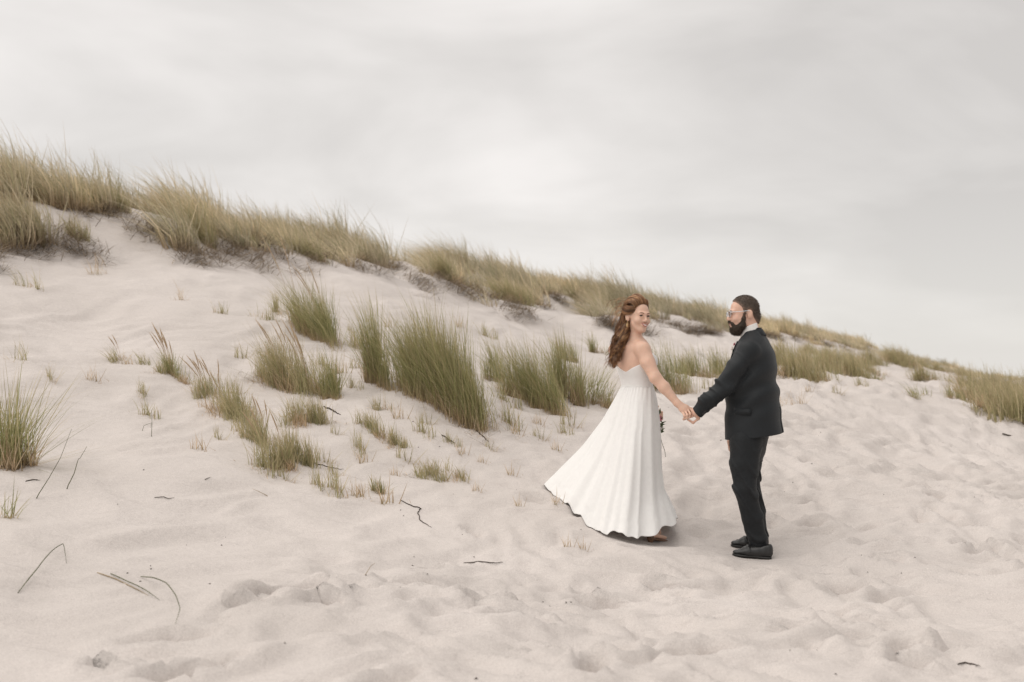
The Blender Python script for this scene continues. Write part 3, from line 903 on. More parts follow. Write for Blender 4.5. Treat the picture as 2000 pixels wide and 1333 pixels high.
# ------------------------------------------------------------------ implicit surfaces for bodies and clothes
class Field:
    def __init__(self, lo, hi, h):
        self.lo = np.asarray(lo, float); self.h = h
        self.n = np.ceil((np.asarray(hi, float) - self.lo) / h).astype(int) + 1
        self.F = np.full(self.n, 1.0, np.float32)
        self.ax = [self.lo[i] + np.arange(self.n[i]) * h for i in range(3)]

    def _sl(self, lo, hi):
        a = np.clip(np.floor((np.asarray(lo) - self.lo) / self.h).astype(int), 0, self.n)
        b = np.clip(np.ceil((np.asarray(hi) - self.lo) / self.h).astype(int) + 1, 0, self.n)
        return tuple(slice(a[i], b[i]) for i in range(3))

    def put(self, fn, lo, hi, k=.01, mode='add'):
        s = self._sl(lo, hi)
        if any(q.stop <= q.start for q in s):
            return
        X, Y, Z = np.meshgrid(self.ax[0][s[0]], self.ax[1][s[1]], self.ax[2][s[2]], indexing='ij')
        d = fn(X, Y, Z)
        f = self.F[s]
        if mode == 'add':
            hh = np.clip(.5 + .5 * (f - d) / k, 0, 1)
            self.F[s] = f * (1 - hh) + d * hh - k * hh * (1 - hh)
        elif mode == 'sub':
            d = -d
            hh = np.clip(.5 - .5 * (f - d) / k, 0, 1)
            self.F[s] = f * (1 - hh) + d * hh + k * hh * (1 - hh)
        elif mode == 'cut':          # keep only where d < 0
            hh = np.clip(.5 - .5 * (f - d) / k, 0, 1)
            self.F[s] = f * (1 - hh) + d * hh + k * hh * (1 - hh)
        elif mode == 'off':          # displace
            self.F[s] = f + d

    def cone(self, a, b, ra, rb, k=.012, flat=None, mode='add'):
        """rounded cone a-b; flat = (axis vector, factor) squashes along an axis"""
        a, b = np.asarray(a, float), np.asarray(b, float)
        ab = b - a; L2 = max(ab @ ab, 1e-9)
        m = max(ra, rb) * (1.0 if flat is None else max(1, 1 / flat[1] if flat[1] < 1 else 1)) + k + .02

        def fn(X, Y, Z):
            dx, dy, dz = X - a[0], Y - a[1], Z - a[2]
            t = np.clip((dx * ab[0] + dy * ab[1] + dz * ab[2]) / L2, 0, 1)
            qx, qy, qz = dx - t * ab[0], dy - t * ab[1], dz - t * ab[2]
            r = ra + (rb - ra) * t
            if flat is not None:
                n, f = flat
                c_ = (qx * n[0] + qy * n[1] + qz * n[2]) * (1 / f - 1)
                qx, qy, qz = qx + c_ * n[0], qy + c_ * n[1], qz + c_ * n[2]
                return (np.sqrt(qx * qx + qy * qy + qz * qz) - r) * min(1.0, f)
            return np.sqrt(qx * qx + qy * qy + qz * qz) - r
        self.put(fn, np.minimum(a, b) - m, np.maximum(a, b) + m, k, mode)

    def chain(self, pts, rad, k=.012):
        for i in range(len(pts) - 1):
            self.cone(pts[i], pts[i + 1], rad[i], rad[i + 1], k)

    def ell(self, c, r, R=None, k=.012, mode='add'):
        c = np.asarray(c, float); r = np.asarray(r, float)
        R = np.eye(3) if R is None else np.asarray(R)     # rows = local axes
        m = r.max() + k + .02

        def fn(X, Y, Z):
            dx, dy, dz = X - c[0], Y - c[1], Z - c[2]
            q = [(R[i][0] * dx + R[i][1] * dy + R[i][2] * dz) for i in range(3)]
            k0 = np.sqrt(sum((q[i] / r[i]) ** 2 for i in range(3))) + 1e-6
            k1 = np.sqrt(sum((q[i] / r[i] ** 2) ** 2 for i in range(3))) + 1e-6
            return k0 * (k0 - 1) / k1
        self.put(fn, c - m, c + m, k, mode)

    def stack(self, zs, cx, cy, a, b, f, k=.02, ex=2.0, caps=True):
        """body of elliptic sections: a along the facing direction f (2-vector), b across"""
        o = np.argsort(zs)
        zs, cx, cy, a, b = [np.asarray(v, float)[o] for v in (zs, cx, cy, a, b)]
        m = max(a.max(), b.max()) + k + .02

        def fn(X, Y, Z):
            z1 = Z[0, 0, :]
            t = lambda v: smooth_interp(z1, zs, v)[None, None, :]
            A, B = t(a), t(b)
            dx, dy = X - t(cx), Y - t(cy)
            u, v = dx * f[0] + dy * f[1], -dx * f[1] + dy * f[0]
            q = (np.abs(u / A) ** ex + np.abs(v / B) ** ex) ** (1 / ex)
            d = (q - 1) * np.minimum(A, B)
            if caps:
                d = np.maximum(d, np.maximum(zs[0] - Z, Z - zs[-1]))
            return d
        self.put(fn, (cx.min() - m, cy.min() - m, zs[0] - .03), (cx.max() + m, cy.max() + m, zs[-1] + .03), k)

    def mesh(self):
        F, n = self.F, self.n
        ins = F < 0
        cnt = np.zeros(n - 1, np.uint8)
        for i in (0, 1):
            for j in (0, 1):
                for k in (0, 1):
                    cnt += ins[i:n[0] - 1 + i, j:n[1] - 1 + j, k:n[2] - 1 + k]
        act = (cnt > 0) & (cnt < 8)
        ci, cj, ck = np.nonzero(act)
        vid = np.full(n - 1, -1, np.int32)
        vid[ci, cj, ck] = np.arange(len(ci))
        cor = {(i, j, k): F[ci + i, cj + j, ck + k] for i in (0, 1) for j in (0, 1) for k in (0, 1)}
        acc = np.zeros((len(ci), 3)); num = np.zeros(len(ci))
        for p in cor:
            for x in range(3):
                if p[x] == 0:
                    q = list(p); q[x] = 1; q = tuple(q)
                    fa, fb = cor[p], cor[q]
                    cr = (fa < 0) != (fb < 0)
                    t = np.where(cr, fa / np.where(cr, fa - fb, 1), 0)
                    pt = np.tile(np.array(p, float), (len(ci), 1)); pt[:, x] += t
                    acc[cr] += pt[cr]; num[cr] += 1
        V = self.lo + (np.stack([ci, cj, ck], -1) + acc / num[:, None]) * self.h
        Q = []
        for x in range(3):
            y, z = (x + 1) % 3, (x + 2) % 3
            sa = [slice(None)] * 3; sb = [slice(None)] * 3
            sa[x] = slice(0, n[x] - 1); sb[x] = slice(1, n[x])
            a, b = ins[tuple(sa)], ins[tuple(sb)]
            e_ = np.stack(np.nonzero(a != b), -1)
            e_ = e_[(e_[:, y] > 0) & (e_[:, z] > 0) & (e_[:, y] < n[y] - 1) & (e_[:, z] < n[z] - 1)]
            fl = a[e_[:, 0], e_[:, 1], e_[:, 2]]
            c = []
            for dy, dz in ((-1, -1), (0, -1), (0, 0), (-1, 0)):
                q = e_.copy(); q[:, y] += dy; q[:, z] += dz
                c.append(vid[q[:, 0], q[:, 1], q[:, 2]])
            c = np.stack(c, -1)
            c[~fl] = c[~fl][:, ::-1]
            Q.append(c)
        Q = np.vstack(Q)
        return V, Q[(Q >= 0).all(1)]


def smooth_interp(x, xs, ys):
    """monotone-ish cubic interpolation"""
    m = np.gradient(ys, xs)
    x = np.clip(x, xs[0], xs[-1])
    i = np.clip(np.searchsorted(xs, x) - 1, 0, len(xs) - 2)
    h = xs[i + 1] - xs[i]
    t = (x - xs[i]) / h
    return (2 * t ** 3 - 3 * t ** 2 + 1) * ys[i] + (t ** 3 - 2 * t ** 2 + t) * h * m[i] + (-2 * t ** 3 + 3 * t ** 2) * ys[i + 1] + (t ** 3 - t ** 2) * h * m[i + 1]


def relax(V, Q, it=2, f=.5):
    V = V.copy()
    E = np.vstack([Q[:, [0, 1]], Q[:, [1, 2]], Q[:, [2, 3]], Q[:, [3, 0]]])
    for _ in range(it):
        s = np.zeros_like(V); c = np.zeros(len(V))
        for a, b in ((0, 1), (1, 0)):
            for d in range(3):
                s[:, d] += np.bincount(E[:, a], V[E[:, b], d], len(V))
            c += np.bincount(E[:, a], minlength=len(V))
        V += f * (s / np.maximum(c, 1)[:, None] - V)
    return V


# ------------------------------------------------------------------ materials for people
M['skin_f'] = simple('skin_bride', (.67, .44, .335), rough=.50, noise=.07, nscale=22, sss=.12, spec=.35, bump=.04, bscale=260)
M['skin_m'] = simple('skin_groom', (.64, .41, .315), rough=.50, noise=.08, nscale=22, sss=.12, spec=.35, bump=.05, bscale=260)
M['dress'] = simple('dress', (.90, .893, .88), rough=.75, noise=.02, nscale=40, bump=.10, bscale=420, sheen=.2, trans=.16, spec=.2)
M['suit'] = simple('suit', (.0095, .0120, .0145), rough=.60, noise=.12, nscale=90, bump=.12, bscale=600, sheen=.03, spec=.32)
M['trouser'] = simple('trouser', (.0090, .0108, .0128), rough=.68, noise=.12, nscale=90, bump=.15, bscale=600, sheen=.02, spec=.32)
M['shirt'] = simple('shirt', (.80, .79, .77), rough=.7, noise=.03, bump=.05, bscale=500)
M['leather'] = simple('leather', (.017, .017, .017), rough=.32, noise=.2, nscale=30, bump=.08, bscale=140, spec=.5)
M['sole'] = simple('sole', (.012, .011, .010), rough=.6)
M['heelwood'] = simple('heel_wood', (.16, .085, .045), rough=.5, noise=.25, nscale=60)
M['hair_f'] = simple('hair_bride', (.15, .07, .03), rough=.42, attr=True, spec=.5)
M['hair_m'] = simple('hair_groom', (.05, .035, .025), rough=.55, attr=True, spec=.4)
M['eye'] = simple('eye', (.7, .7, .7), rough=.15, attr=True)
M['lip'] = simple('lip', (.42, .145, .125), rough=.4, noise=.08)
M['lip_m'] = simple('lip_groom', (.36, .16, .135), rough=.45, noise=.08)
M['teeth'] = simple('teeth', (.80, .77, .71), rough=.25)
M['gold'] = simple('earring_gold', (.72, .52, .27), rough=.35, metal=.6, noise=.1)
M['frame'] = simple('glasses_frame', (.66, .70, .74), rough=.2, spec=.7)
M['button'] = simple('button', (.03, .03, .033), rough=.3)
M['petal_pink'] = simple('petal_pink', (.62, .22, .27), rough=.6, noise=.2, nscale=80, trans=.2)
M['petal_white'] = simple('petal_white', (.78, .70, .66), rough=.6, noise=.1, nscale=80, trans=.2)
M['leaf'] = simple('leaf', (.07, .095, .04), rough=.5, noise=.3, nscale=60, trans=.2)
lens, n_l, l_l, b_l = mat_new('glasses_lens')
b_l.inputs['Transmission Weight'].default_value = 1.0
b_l.inputs['Roughness'].default_value = 0.0
b_l.inputs['IOR'].default_value = 1.05
M['lens'] = lens


class Frame:
    """head frame: f forward, l the person's left, u up"""
    def __init__(self, O, f, up=(0, 0, 1), s=1.0):
        self.O = np.asarray(O, float); self.s = s
        self.f = nrm(f)
        self.l = nrm(np.cross(up, self.f))
        self.u = np.cross(self.f, self.l)
        self.R = np.array([self.f, self.l, self.u])

    def __call__(self, a, b, c):
        return self.O + self.s * (a * self.f + b * self.l + c * self.u)

    def loc(self, X, Y, Z):
        d = (X - self.O[0], Y - self.O[1], Z - self.O[2])
        return [(d[0] * v[0] + d[1] * v[1] + d[2] * v[2]) / self.s for v in (self.f, self.l, self.u)]


def head_sdf(F, H, female):
    s = H.s
    E = lambda c, r, k=.02, mode='add': F.ell(H(*c), np.array(r) * s, H.R, k * s, mode)
    E((-.012, 0, .034), (.096, .075, .083))
    E((.022, 0, -.040), (.064, .0575 if female else .060, .078), .03)
    if female:
        E((.060, 0, -.096), (.026, .024, .021), .022)
    else:
        E((.050, 0, -.092), (.038, .042, .030), .03)
    for q in (-1, 1):
        jw = .046 if female else .053
        F.cone(H(.010, q * jw, -.050), H(.052, q * jw * .42, -.099), .012 * s, .012 * s, (.018 if female else .03) * s)      # jaw
        E((.060, q * .036, -.034), (.026, .026, .024), .02)                                            # cheek
        F.cone(H(.077, q * .042, .018), H(.088, q * .010, .016), .009 * s, .009 * s, .018 * s)        # brow
        E((.094, q * .031, .001), (.013, .018, .0105), .012, 'sub')                                     # socket
        E((.094, q * .010, -.037), (.009, .008, .007), .008)                                            # nostril wing
        lid = [(.0815, .0195, .0045), (.0858, .0270, .0088), (.0852, .0350, .0085), (.0790, .0430, .0035)]
        low = [(.0815, .0195, -.0045), (.0845, .0280, -.0098), (.0835, .0350, -.0095), (.0790, .0430, -.0035)]
        for ln_ in (lid, low):
            for a_, b_ in zip(ln_[:-1], ln_[1:]):
                F.cone(H(a_[0], q * a_[1], a_[2]), H(b_[0], q * b_[1], b_[2]), .0034 * s, .0034 * s, .006 * s)
        eo = 0 if female else -.014
        e0 = H(-.016 + eo, q * .079, -.006)
        rf = nrm(H.f * .95 + H.l * q * -.45)
        Re = np.array([rf, nrm(np.cross(H.u, rf)), H.u])
        F.ell(e0, np.array((.019, .0085, .031)) * s, Re, .005 * s)                                      # ear
        F.ell(H(-.008 + eo, q * .088, -.003), np.array((.009, .006, .017)) * s, Re, .006 * s, 'sub')
        F.ell(H(-.012 + eo, q * .075, -.030), np.array((.009, .006, .010)) * s, Re, .006 * s)
    F.cone(H(.087, 0, .006), H(.106, 0, -.032), .0070 * s, .0105 * s, .012 * s)                        # nose
    E((.088, 0, -.066), (.012, .024, .013), .012)                                                       # mouth mound
    E((.103, 0, -.066), (.010, .022, .0050 if female else .0032), .006, 'sub')


def ball(c, r, R=None, n=10, m=14):
    """uv sphere / ellipsoid -> verts, faces"""
    r = np.broadcast_to(np.asarray(r, float), (3,))
    R = np.eye(3) if R is None else np.asarray(R)
    V = []
    for i in range(n + 1):
        a = np.pi * i / n
        for j in range(m):
            b = 2 * np.pi * j / m
            V.append((math.cos(a), math.sin(a) * math.cos(b), math.sin(a) * math.sin(b)))
    V = np.array(V)
    Q = [(i * m + j, (i + 1) * m + j, (i + 1) * m + (j + 1) % m, i * m + (j + 1) % m) for i in range(n) for j in range(m)]
    return np.asarray(c) + (V * r) @ R, np.array(Q), V


def face_parts(H, root, mats, iris, brow, female):
    for q in (-1, 1):
        c = H(.0722, q * .031, .000)
        V, Q, U = ball(c, .0125 * H.s, H.R)
        col = np.full((len(V), 3), .42)
        look = U @ nrm((1, .0, 0.0))
        col[look > .62] = iris
        col[look > .90] = (.01, .01, .01)
        build('eye', V, [Q], M['eye'], root, col)
        # upper lid / lash line
        pts = [H(.0855, q * .0195, .0010), H(.0896, q * .027, .0048), H(.0888, q * .035, .0046), H(.0830, q * .043, .0005)]
        t = np.linspace(0, 3, 9)
        pp = np.stack([np.interp(t, range(4), np.array(pts)[:, k]) for k in range(3)], -1)
        V, Q, T = tube(pp, .0023 * H.s if female else .0012 * H.s, 5)
        build('eyelash', V, [Q, T], M['hair_m'], root, np.tile((.025, .017, .012), (len(V), 1)))
        pts = [H(.0955, q * .014, .0175), H(.0965, q * .024, .0215), H(.0905, q * .037, .0235), H(.0800, q * .047, .0190)]
        pp = np.stack([np.interp(t, range(4), np.array(pts)[:, k]) for k in range(3)], -1)
        V, Q, T = tube(pp, np.linspace(.0032, .0015, 9) * H.s, 6)
        build('eyebrow', V, [Q, T], M['hair_m'], root, np.tile(brow, (len(V), 1)))
    # mouth
    t = np.linspace(-1, 1, 13)
    if female:
        wd, sm = .0265, .0085
        up = [H(.1040 - .017 * x * x, x * wd, -.0590 + sm * x * x) for x in t]
        lo = [H(.1030 - .017 * x * x, x * wd * .96, -.0745 + (sm + .013) * x * x) for x in t]
        mid = [(H(.1030 - .017 * x * x, x * wd * .90, -.0605 + sm * x * x), H(.1024 - .017 * x * x, x * wd * .90, -.0720 + (sm + .0095) * x * x)) for x in t]
        V = np.array([m for p in mid for m in p])
        Q = np.array([(2 * i, 2 * i + 1, 2 * i + 3, 2 * i + 2) for i in range(12)])
        build('teeth', np.vstack([V, V - H.f * .003]), [np.vstack([Q, Q[:, ::-1] + len(V)])], M['teeth'], root)
        ru, rl = .0028, .0036
    else:
        wd = .022
        up = [H(.0985 - .012 * x * x, x * wd, -.0625) for x in t]
        lo = [H(.0965 - .012 * x * x, x * wd, -.0690) for x in t]
        ru, rl = .003, .004
    for nm, p, r in (('upper_lip', up, ru), ('lower_lip', lo, rl)):
        V, Q, T = tube(np.array(p), r * H.s * (1 - .6 * t ** 4), 6)
        build(nm, V, [Q, T], mats, root)


def catmull(pts, n):
    pts = np.asarray(pts, float)
    m = len(pts)
    t = np.linspace(0, m - 1, n)
    xs = np.arange(m, dtype=float)
    return np.stack([smooth_interp(t, xs, pts[:, k]) for k in range(pts.shape[1])], -1)

# ================================================================== the bride
BY = 8.0
FB = nrm((.70, .71))                       # chest direction (away from the camera, to the right)
RB = np.array((FB[1], -FB[0]))             # her right
feet_b = P(1262, 1056, 7.85)
HB = Frame(P(1246.0, 618.5, 7.965), (math.sin(math.radians(28)), -math.cos(math.radians(28)), -.02), (.05, 0, 1), .97)

# torso sections: py, left px, right px, depth share
TB = [(655, 1231, 1249, .040, .045), (664, 1224, 1256, .055, .085), (676, 1216, 1257, .085, .135), (690, 1211, 1262, .100, .150), (708, 1208, 1272, .118, .138), (725, 1209, 1274, .112, .132), (742, 1214, 1272, .092, .118), (757, 1217, 1272, .088, .114), (780, 1216, 1270, .090, .118), (810, 1214, 1268, .095, .120), (850, 1216, 1266, .09, .115)]
tz_ = np.array([P(1240, t[0], BY)[2] for t in TB])
tcx = np.array([P((t[1] + t[2]) / 2, t[0], BY)[0] for t in TB])
tcy = np.full(len(TB), BY)
ta = np.array([t[3] for t in TB]); tb = np.array([t[4] for t in TB])

lo = (P(1185, 560, 8)[0], 7.45, feet_b[2] - .06)
hi = (P(1362, 560, 8)[0], 8.5, P(0, 575, 8)[2])
F = Field(lo, hi, .0041)
F.stack(tz_, tcx, tcy, ta, tb, FB, .02)
# neck and shoulders
nb_ = P(1241, 668, 7.985)
F.cone(HB(-.030, 0, -.055), nb_, .041, .050, .014)
sR = P(1255, 683, 7.865); sL = np.array([tcx[3], BY, P(0, 683, BY)[2]]) - .155 * np.array((RB[0], RB[1], 0))
F.cone(nb_ - V3(0, 0, .015), sR, .045, .048, .03)
F.cone(nb_ - V3(0, 0, .015), sL, .045, .048, .03)
# right arm (towards the groom)
eR = P(1280, 738, 7.79); wR = P(1322, 787, 7.735)
F.chain([sR, P(1265, 708, 7.835), eR], [.052, .049, .040], .02)
F.chain([eR, P(1297, 757, 7.77), wR], [.040, .0385, .0245], .02)
# left arm, bent forward to the flowers
eL = P(1236, 748, 8.24); wL = P(1272, 792, 8.26)
F.chain([sL, (sL + eL) / 2, eL], [.050, .046, .038], .02)
F.chain([eL, (eL + wL) / 2, wL], [.038, .035, .024], .02)
# hips and legs
for q, hx, kx, ax, yh, yk, ya in ((1, 1250, 1258, 1272, 7.93, 7.86, 7.83), (-1, 1236, 1262, 1282, 8.07, 8.06, 8.03)):
    F.chain([P(hx, 810, yh), P(kx, 915, yk), P(ax, 1030, ya)], [.075, .052, .033], .02)
    an = P(ax, 1030, ya)
    F.cone(P(ax, 1034, ya), an + V3(FB[0] * .01, FB[1] * .01, -.045), .030, .026, .015)
    F.cone(an + V3(0, 0, -.05), an + V3(FB[0] * .14, FB[1] * .14, -.085), .026, .022, .02, flat=((0, 0, 1), .7))
head_sdf(F, HB, True)


def hand(F, palm, fingers, thumb, rf=.0078, rp=.019, k=.006):
    for a, b, ra, rb in palm:
        F.cone(a, b, ra, rb, .012)
    for f in fingers:
        F.chain(f, [rf, rf * .96, rf * .9, rf * .78][:len(f)], k)
    F.chain(thumb, [rf * 1.3, rf * 1.1, rf * .9][:len(thumb)], k)


# her right hand, fingers closed over his
kn = [P(1348.5, 798.5, 7.715), P(1343.5, 800.5, 7.705), P(1338.5, 803, 7.70), P(1333.5, 806, 7.705)]
md = [P(1353.5, 806, 7.685), P(1348.0, 808.5, 7.672), P(1342.5, 811, 7.668), P(1336.5, 812.5, 7.672)]
tp1 = [P(1352.0, 814, 7.690), P(1346.5, 816, 7.678), P(1341.5, 817.5, 7.675), P(1336.5, 818, 7.682)]
tp2 = [P(1347, 816, 7.715), P(1342, 818, 7.708), P(1338, 818.5, 7.705), P(1334.5, 818, 7.708)]
hand(F, [(wR, (kn[0] * .7 + wR * .3), .021, .0135), (wR, (kn[1] * .8 + wR * .2), .021, .014), (wR, (kn[2] * .8 + wR * .2), .021, .014), (wR, (kn[3] * .75 + wR * .25), .02, .0125)] + [(wR * .3 + k_ * .7, k_, .013, .0098) for k_ in kn],
     [[kn[i], md[i], tp1[i], tp2[i]] for i in range(4)], [P(1331, 795, 7.755), P(1343, 800, 7.785), P(1352, 806, 7.785)])
# her left hand round the stems of the flowers
d_ = nrm(wL - eL)
hl = wL + d_ * .05
fing = []
for i in range(4):
    b0_ = hl + V3(.005, .01, .02 - .016 * i) + d_ * .03
    fing.append([b0_, b0_ + V3(.02, -.03, -.008), b0_ + V3(-.008, -.05, -.01), b0_ + V3(-.03, -.04, -.008)])
hand(F, [(wL, hl, .022, .022), (hl, hl + d_ * .035, .022, .018)], fing, [hl + V3(0, -.015, .02), hl + V3(.01, -.04, .03), hl + V3(-.005, -.055, .025)])

V, Q = F.mesh()
V = relax(V, Q, 2, .4)
person_b = link('person', mesh_np('bride_body', V - feet_b, [Q]), M['skin_f'], None, feet_b)
tag(person_b, 'person in strapless white gown looking back over the shoulder, smiling', 'person')
face_parts(HB, person_b, M['lip'], (.055, .065, .075), (.20, .115, .07), True)

# bodice: a thin layer over the torso, low at the back and high over the bust
F = Field((lo[0], 7.7, P(0, 790, 8)[2]), (P(1300, 0, 8)[0] + .02, 8.3, P(0, 670, 8)[2]), .004)
F.stack(tz_, tcx, tcy, ta + .0055, tb + .0055, FB, .015)
for q in (-1, 1):
    cb = P(1241, 706, BY) + V3(FB[0] * .075, FB[1] * .075, 0) + q * .062 * V3(RB[0], RB[1], 0)
    F.ell(cb, (.062, .062, .060), None, .03)


def top_cut(X, Y, Z):
    z1 = Z[0, 0, :]
    cxx = np.interp(z1, tz_[::-1], tcx[::-1])[None, None, :]
    u, v = (X - cxx) * FB[0] + (Y - BY) * FB[1], (X - cxx) * RB[0] + (Y - BY) * RB[1]
    a = np.degrees(np.abs(np.arctan2(v, u)))                      # 0 front, 180 back
    py = np.interp(a, [0, 20, 40, 70, 90, 120, 150, 170, 180], [700, 692, 689, 698, 706, 714, 722, 728, 730])
    ztop = P(1240, 0, BY)[2] + (0 - py) * (P(0, 0, BY)[2] - P(0, 1000, BY)[2]) / 1000
    return (Z - ztop) * .9


F.put(top_cut, F.lo, F.lo + F.n * F.h, .004, 'cut')
F.put(lambda X, Y, Z: P(0, 768, BY)[2] - Z, F.lo, F.lo + F.n * F.h, .004, 'cut')
# keep the armpit free
V, Q = F.mesh()
V = relax(V, Q, 1, .4)
dress = build('dress', V, [Q], M['dress'], person_b)

# skirt: rings from the waist seam to the wind-blown hem
TH = 220
NT = 64
hem = [(0, 1325, 1013, 7.98), (18, 1316, 1024, 7.80), (40, 1288, 1037, 7.66), (62, 1256, 1049, 7.58), (78, 1236, 1052, 7.56), (95, 1208, 1042, 7.58), (115, 1178, 1038, 7.66), (135, 1142, 1020, 7.80),
       (152, 1108, 999, 8.00), (168, 1080, 977, 8.28), (180, 1061, 966, 8.46), (195, 1085, 972, 8.66), (220, 1150, 990, 8.70), (260, 1220, 1000, 8.62), (300, 1280, 1003, 8.46), (335, 1316, 1002, 8.22), (360, 1325, 1013, 7.98)]
ha = np.radians([h_[0] for h_ in hem])
hp3 = np.array([P(h_[1], h_[2], h_[3]) for h_ in hem])
th = np.linspace(0, 2 * np.pi, TH, endpoint=False)
hemx = np.stack([smooth_interp(th, ha, hp3[:, k]) for k in range(3)], -1)
hg = ground_z(hemx[:, 0], hemx[:, 1])
hemx[:, 2] = np.clip(hemx[:, 2], hg + .010, hg + np.interp(th, [0, .9, 1.9, 3.8, 5, 6.3], [.5, .5, .014, .014, .5, .5]))
wz = P(1244, 757, BY)[2]
wcx = P(1244.5, 757, BY)[0]
wa, wb = .096, .122
# waist ring: angle measured the same way round (0 right, 90 towards the camera)
wx = np.zeros((TH, 3))
for i, t in enumerate(th):
    dx, dy = math.cos(t), -math.sin(t)
    u, v = dx * FB[0] + dy * FB[1], dx * RB[0] + dy * RB[1]
    rr_ = 1 / math.sqrt((u / wa) ** 2 + (v / wb) ** 2)
    wx[i] = (wcx + dx * rr_, BY + dy * rr_, wz + .004)
tt = np.linspace(0, 1, NT)
pl = np.interp(tt, [0, .06, .14, .33, .6, .87, 1], [0, .045, .10, .24, .50, .84, 1])
pr = np.interp(tt, [0, .08, .216, .38, .50, .63, .79, .89, 1], [0, .14, .27, .34, .35, .36, .48, .74, 1])
pf = np.interp(tt, [0, .07, .2, .4, .7, .9, 1], [0, .10, .22, .40, .66, .87, 1])
krn = np.array([.25, .5, .25])
for _ in range(4):
    for a_ in (pl, pr, pf):
        a_[1:-1] = np.convolve(a_, krn, 'same')[1:-1]
cosl = np.clip(-np.cos(th), 0, 1) ** 1.3
cosr = np.clip(np.cos(th), 0, 1) ** 1.2
fold = np.zeros(TH)
rgf = np.random.default_rng(3)
fc = np.radians([12, 47, 70, 84, 112, 131, 160, 182, 214, 255, 292, 330])
fwid = np.radians([14, 11, 5.5, 9, 12, 6, 12, 8, 13, 15, 14, 12])
famp = np.array([.8, 1.0, .7, 1.1, 1.0, .8, 1.15, .6, 1, 1, 1, .9])
for c_, w_, a_ in zip(fc, fwid, famp):
    dlt = (th - c_ + np.pi) % (2 * np.pi) - np.pi
    fold += a_ * np.exp(-(np.abs(dlt) / w_) ** 1.25)
fold -= fold.mean()
SK = np.zeros((NT, TH, 3))
for i, t in enumerate(tt):
    pr_i = pf[i] * (1 - cosl - cosr).clip(0) + pl[i] * cosl + pr[i] * cosr
    pr_i = pr_i / np.maximum(cosl + cosr + (1 - cosl - cosr).clip(0), 1)
    xy = wx[:, :2] * (1 - pr_i)[:, None] + hemx[:, :2] * pr_i[:, None]
    z = wx[:, 2] * (1 - t) + hemx[:, 2] * t
    nx_ = np.roll(xy, -1, 0) - np.roll(xy, 1, 0)
    nn = np.stack([-nx_[:, 1], nx_[:, 0]], -1)
    nn /= np.linalg.norm(nn, axis=1)[:, None] + 1e-9
    if ((xy - xy.mean(0)) * nn).sum() < 0:
        nn = -nn
    drift = np.roll(fold, int(round(2.2 * math.sin(t * 2.6))))
    amp = .031 * (t ** .85) * (1 - .1 * t) + .003
    # small pleats under the seam
    pleat = .0022 * np.sin(th * 30 + 2 * np.sin(th * 3)) * math.exp(-t * 7)
    wav = .006 * t ** 2 * (np.sin(th * 11 + 4 * np.sin(th * 2) + 2 * t) + .6 * np.sin(th * 23 + 3 * np.sin(th * 3)))
    off = amp * drift + pleat + wav
    xy = xy + nn * off[:, None]
    SK[i, :, :2] = xy
    SK[i, :, 2] = z + (t ** 6) * (.008 * np.sin(th * 9 + 3 * np.sin(2 * th)) + .005 * np.sin(th * 21 + 3 * np.sin(th * 4)) - .004 * fold)
gz_ = ground_z(SK[..., 0], SK[..., 1]) + .006
SK[..., 2] = np.maximum(SK[..., 2], gz_)
ii = np.arange(NT * TH).reshape(NT, TH)
Qs = np.stack([ii[:-1], ii[1:], np.roll(ii, -1, 1)[1:], np.roll(ii, -1, 1)[:-1]], -1).reshape(-1, 4)
skirt = build('skirt', SK.reshape(-1, 3), [Qs], M['dress'], dress)
sm_ = skirt.modifiers.new('thickness', 'SOLIDIFY'); sm_.thickness = .003; sm_.offset = 0
sb = skirt.modifiers.new('smooth', 'SUBSURF'); sb.levels = 1; sb.render_levels = 1
# waist seam band
tbp = np.vstack([wx + V3(0, 0, .002), wx[:1] + V3(0, 0, .002)])
V, Q_, T_ = tube(tbp, .0045, 6, False)
build('waist_seam', V, [Q_], M['dress'], dress)

# shoes: sandals with a block heel
for ax, ay, nm in ((1273, 7.83, 0), (1283, 8.03, 1)):
    an = P(ax, 1030, ay)
    g = float(ground_z(an[0], an[1]))
    F = Field(an + V3(-.06, -.06, -.16), an + V3(.2, .2, .03), .004)
    fd = V3(FB[0], FB[1], 0)
    hb = V3(an[0], an[1], g) - fd * .018
    F.cone(hb + V3(0, 0, .006), V3(an[0], an[1], an[2] - .072) - fd * .012, .017, .026, .004)
    F.cone(an + V3(0, 0, -.080), an + fd * .145 + V3(0, 0, -.108), .028, .030, .008, flat=((0, 0, 1), .28))
    V, Q = F.mesh()
    so = build('shoe', V, [Q], M['heelwood'], person_b)

# hair: a dark inner mass plus many wavy locks
HF = Field(P(1180, 740, 8) + V3(0, -.35, 0), P(1285, 560, 8) + V3(0, .35, 0), .0042)
s_ = HB.s
HF.ell(HB(-.018, 0, .042), np.array((.099, .079, .086)) * s_, HB.R, .01)


def face_cut(X, Y, Z):
    f, l, u = HB.loc(X, Y, Z)
    # bare face: in front of a line from the ear to the hairline
    front = .044 + np.clip(u - .034, 0, 1) * .62 + np.clip(u - .092, 0, 1) * 7 - .5 * np.clip(np.abs(l) - .07, 0, 1)
    d1 = f - front + .010
    d3 = np.minimum((.018 - u), .05) + np.clip(f + .030, -.05, .05)     # nothing in front of the ear
    d3 = np.where(u < .018, np.maximum(f + .028, -.05), -.05)
    return np.maximum(np.clip(d1, -.05, .05), d3) * .8


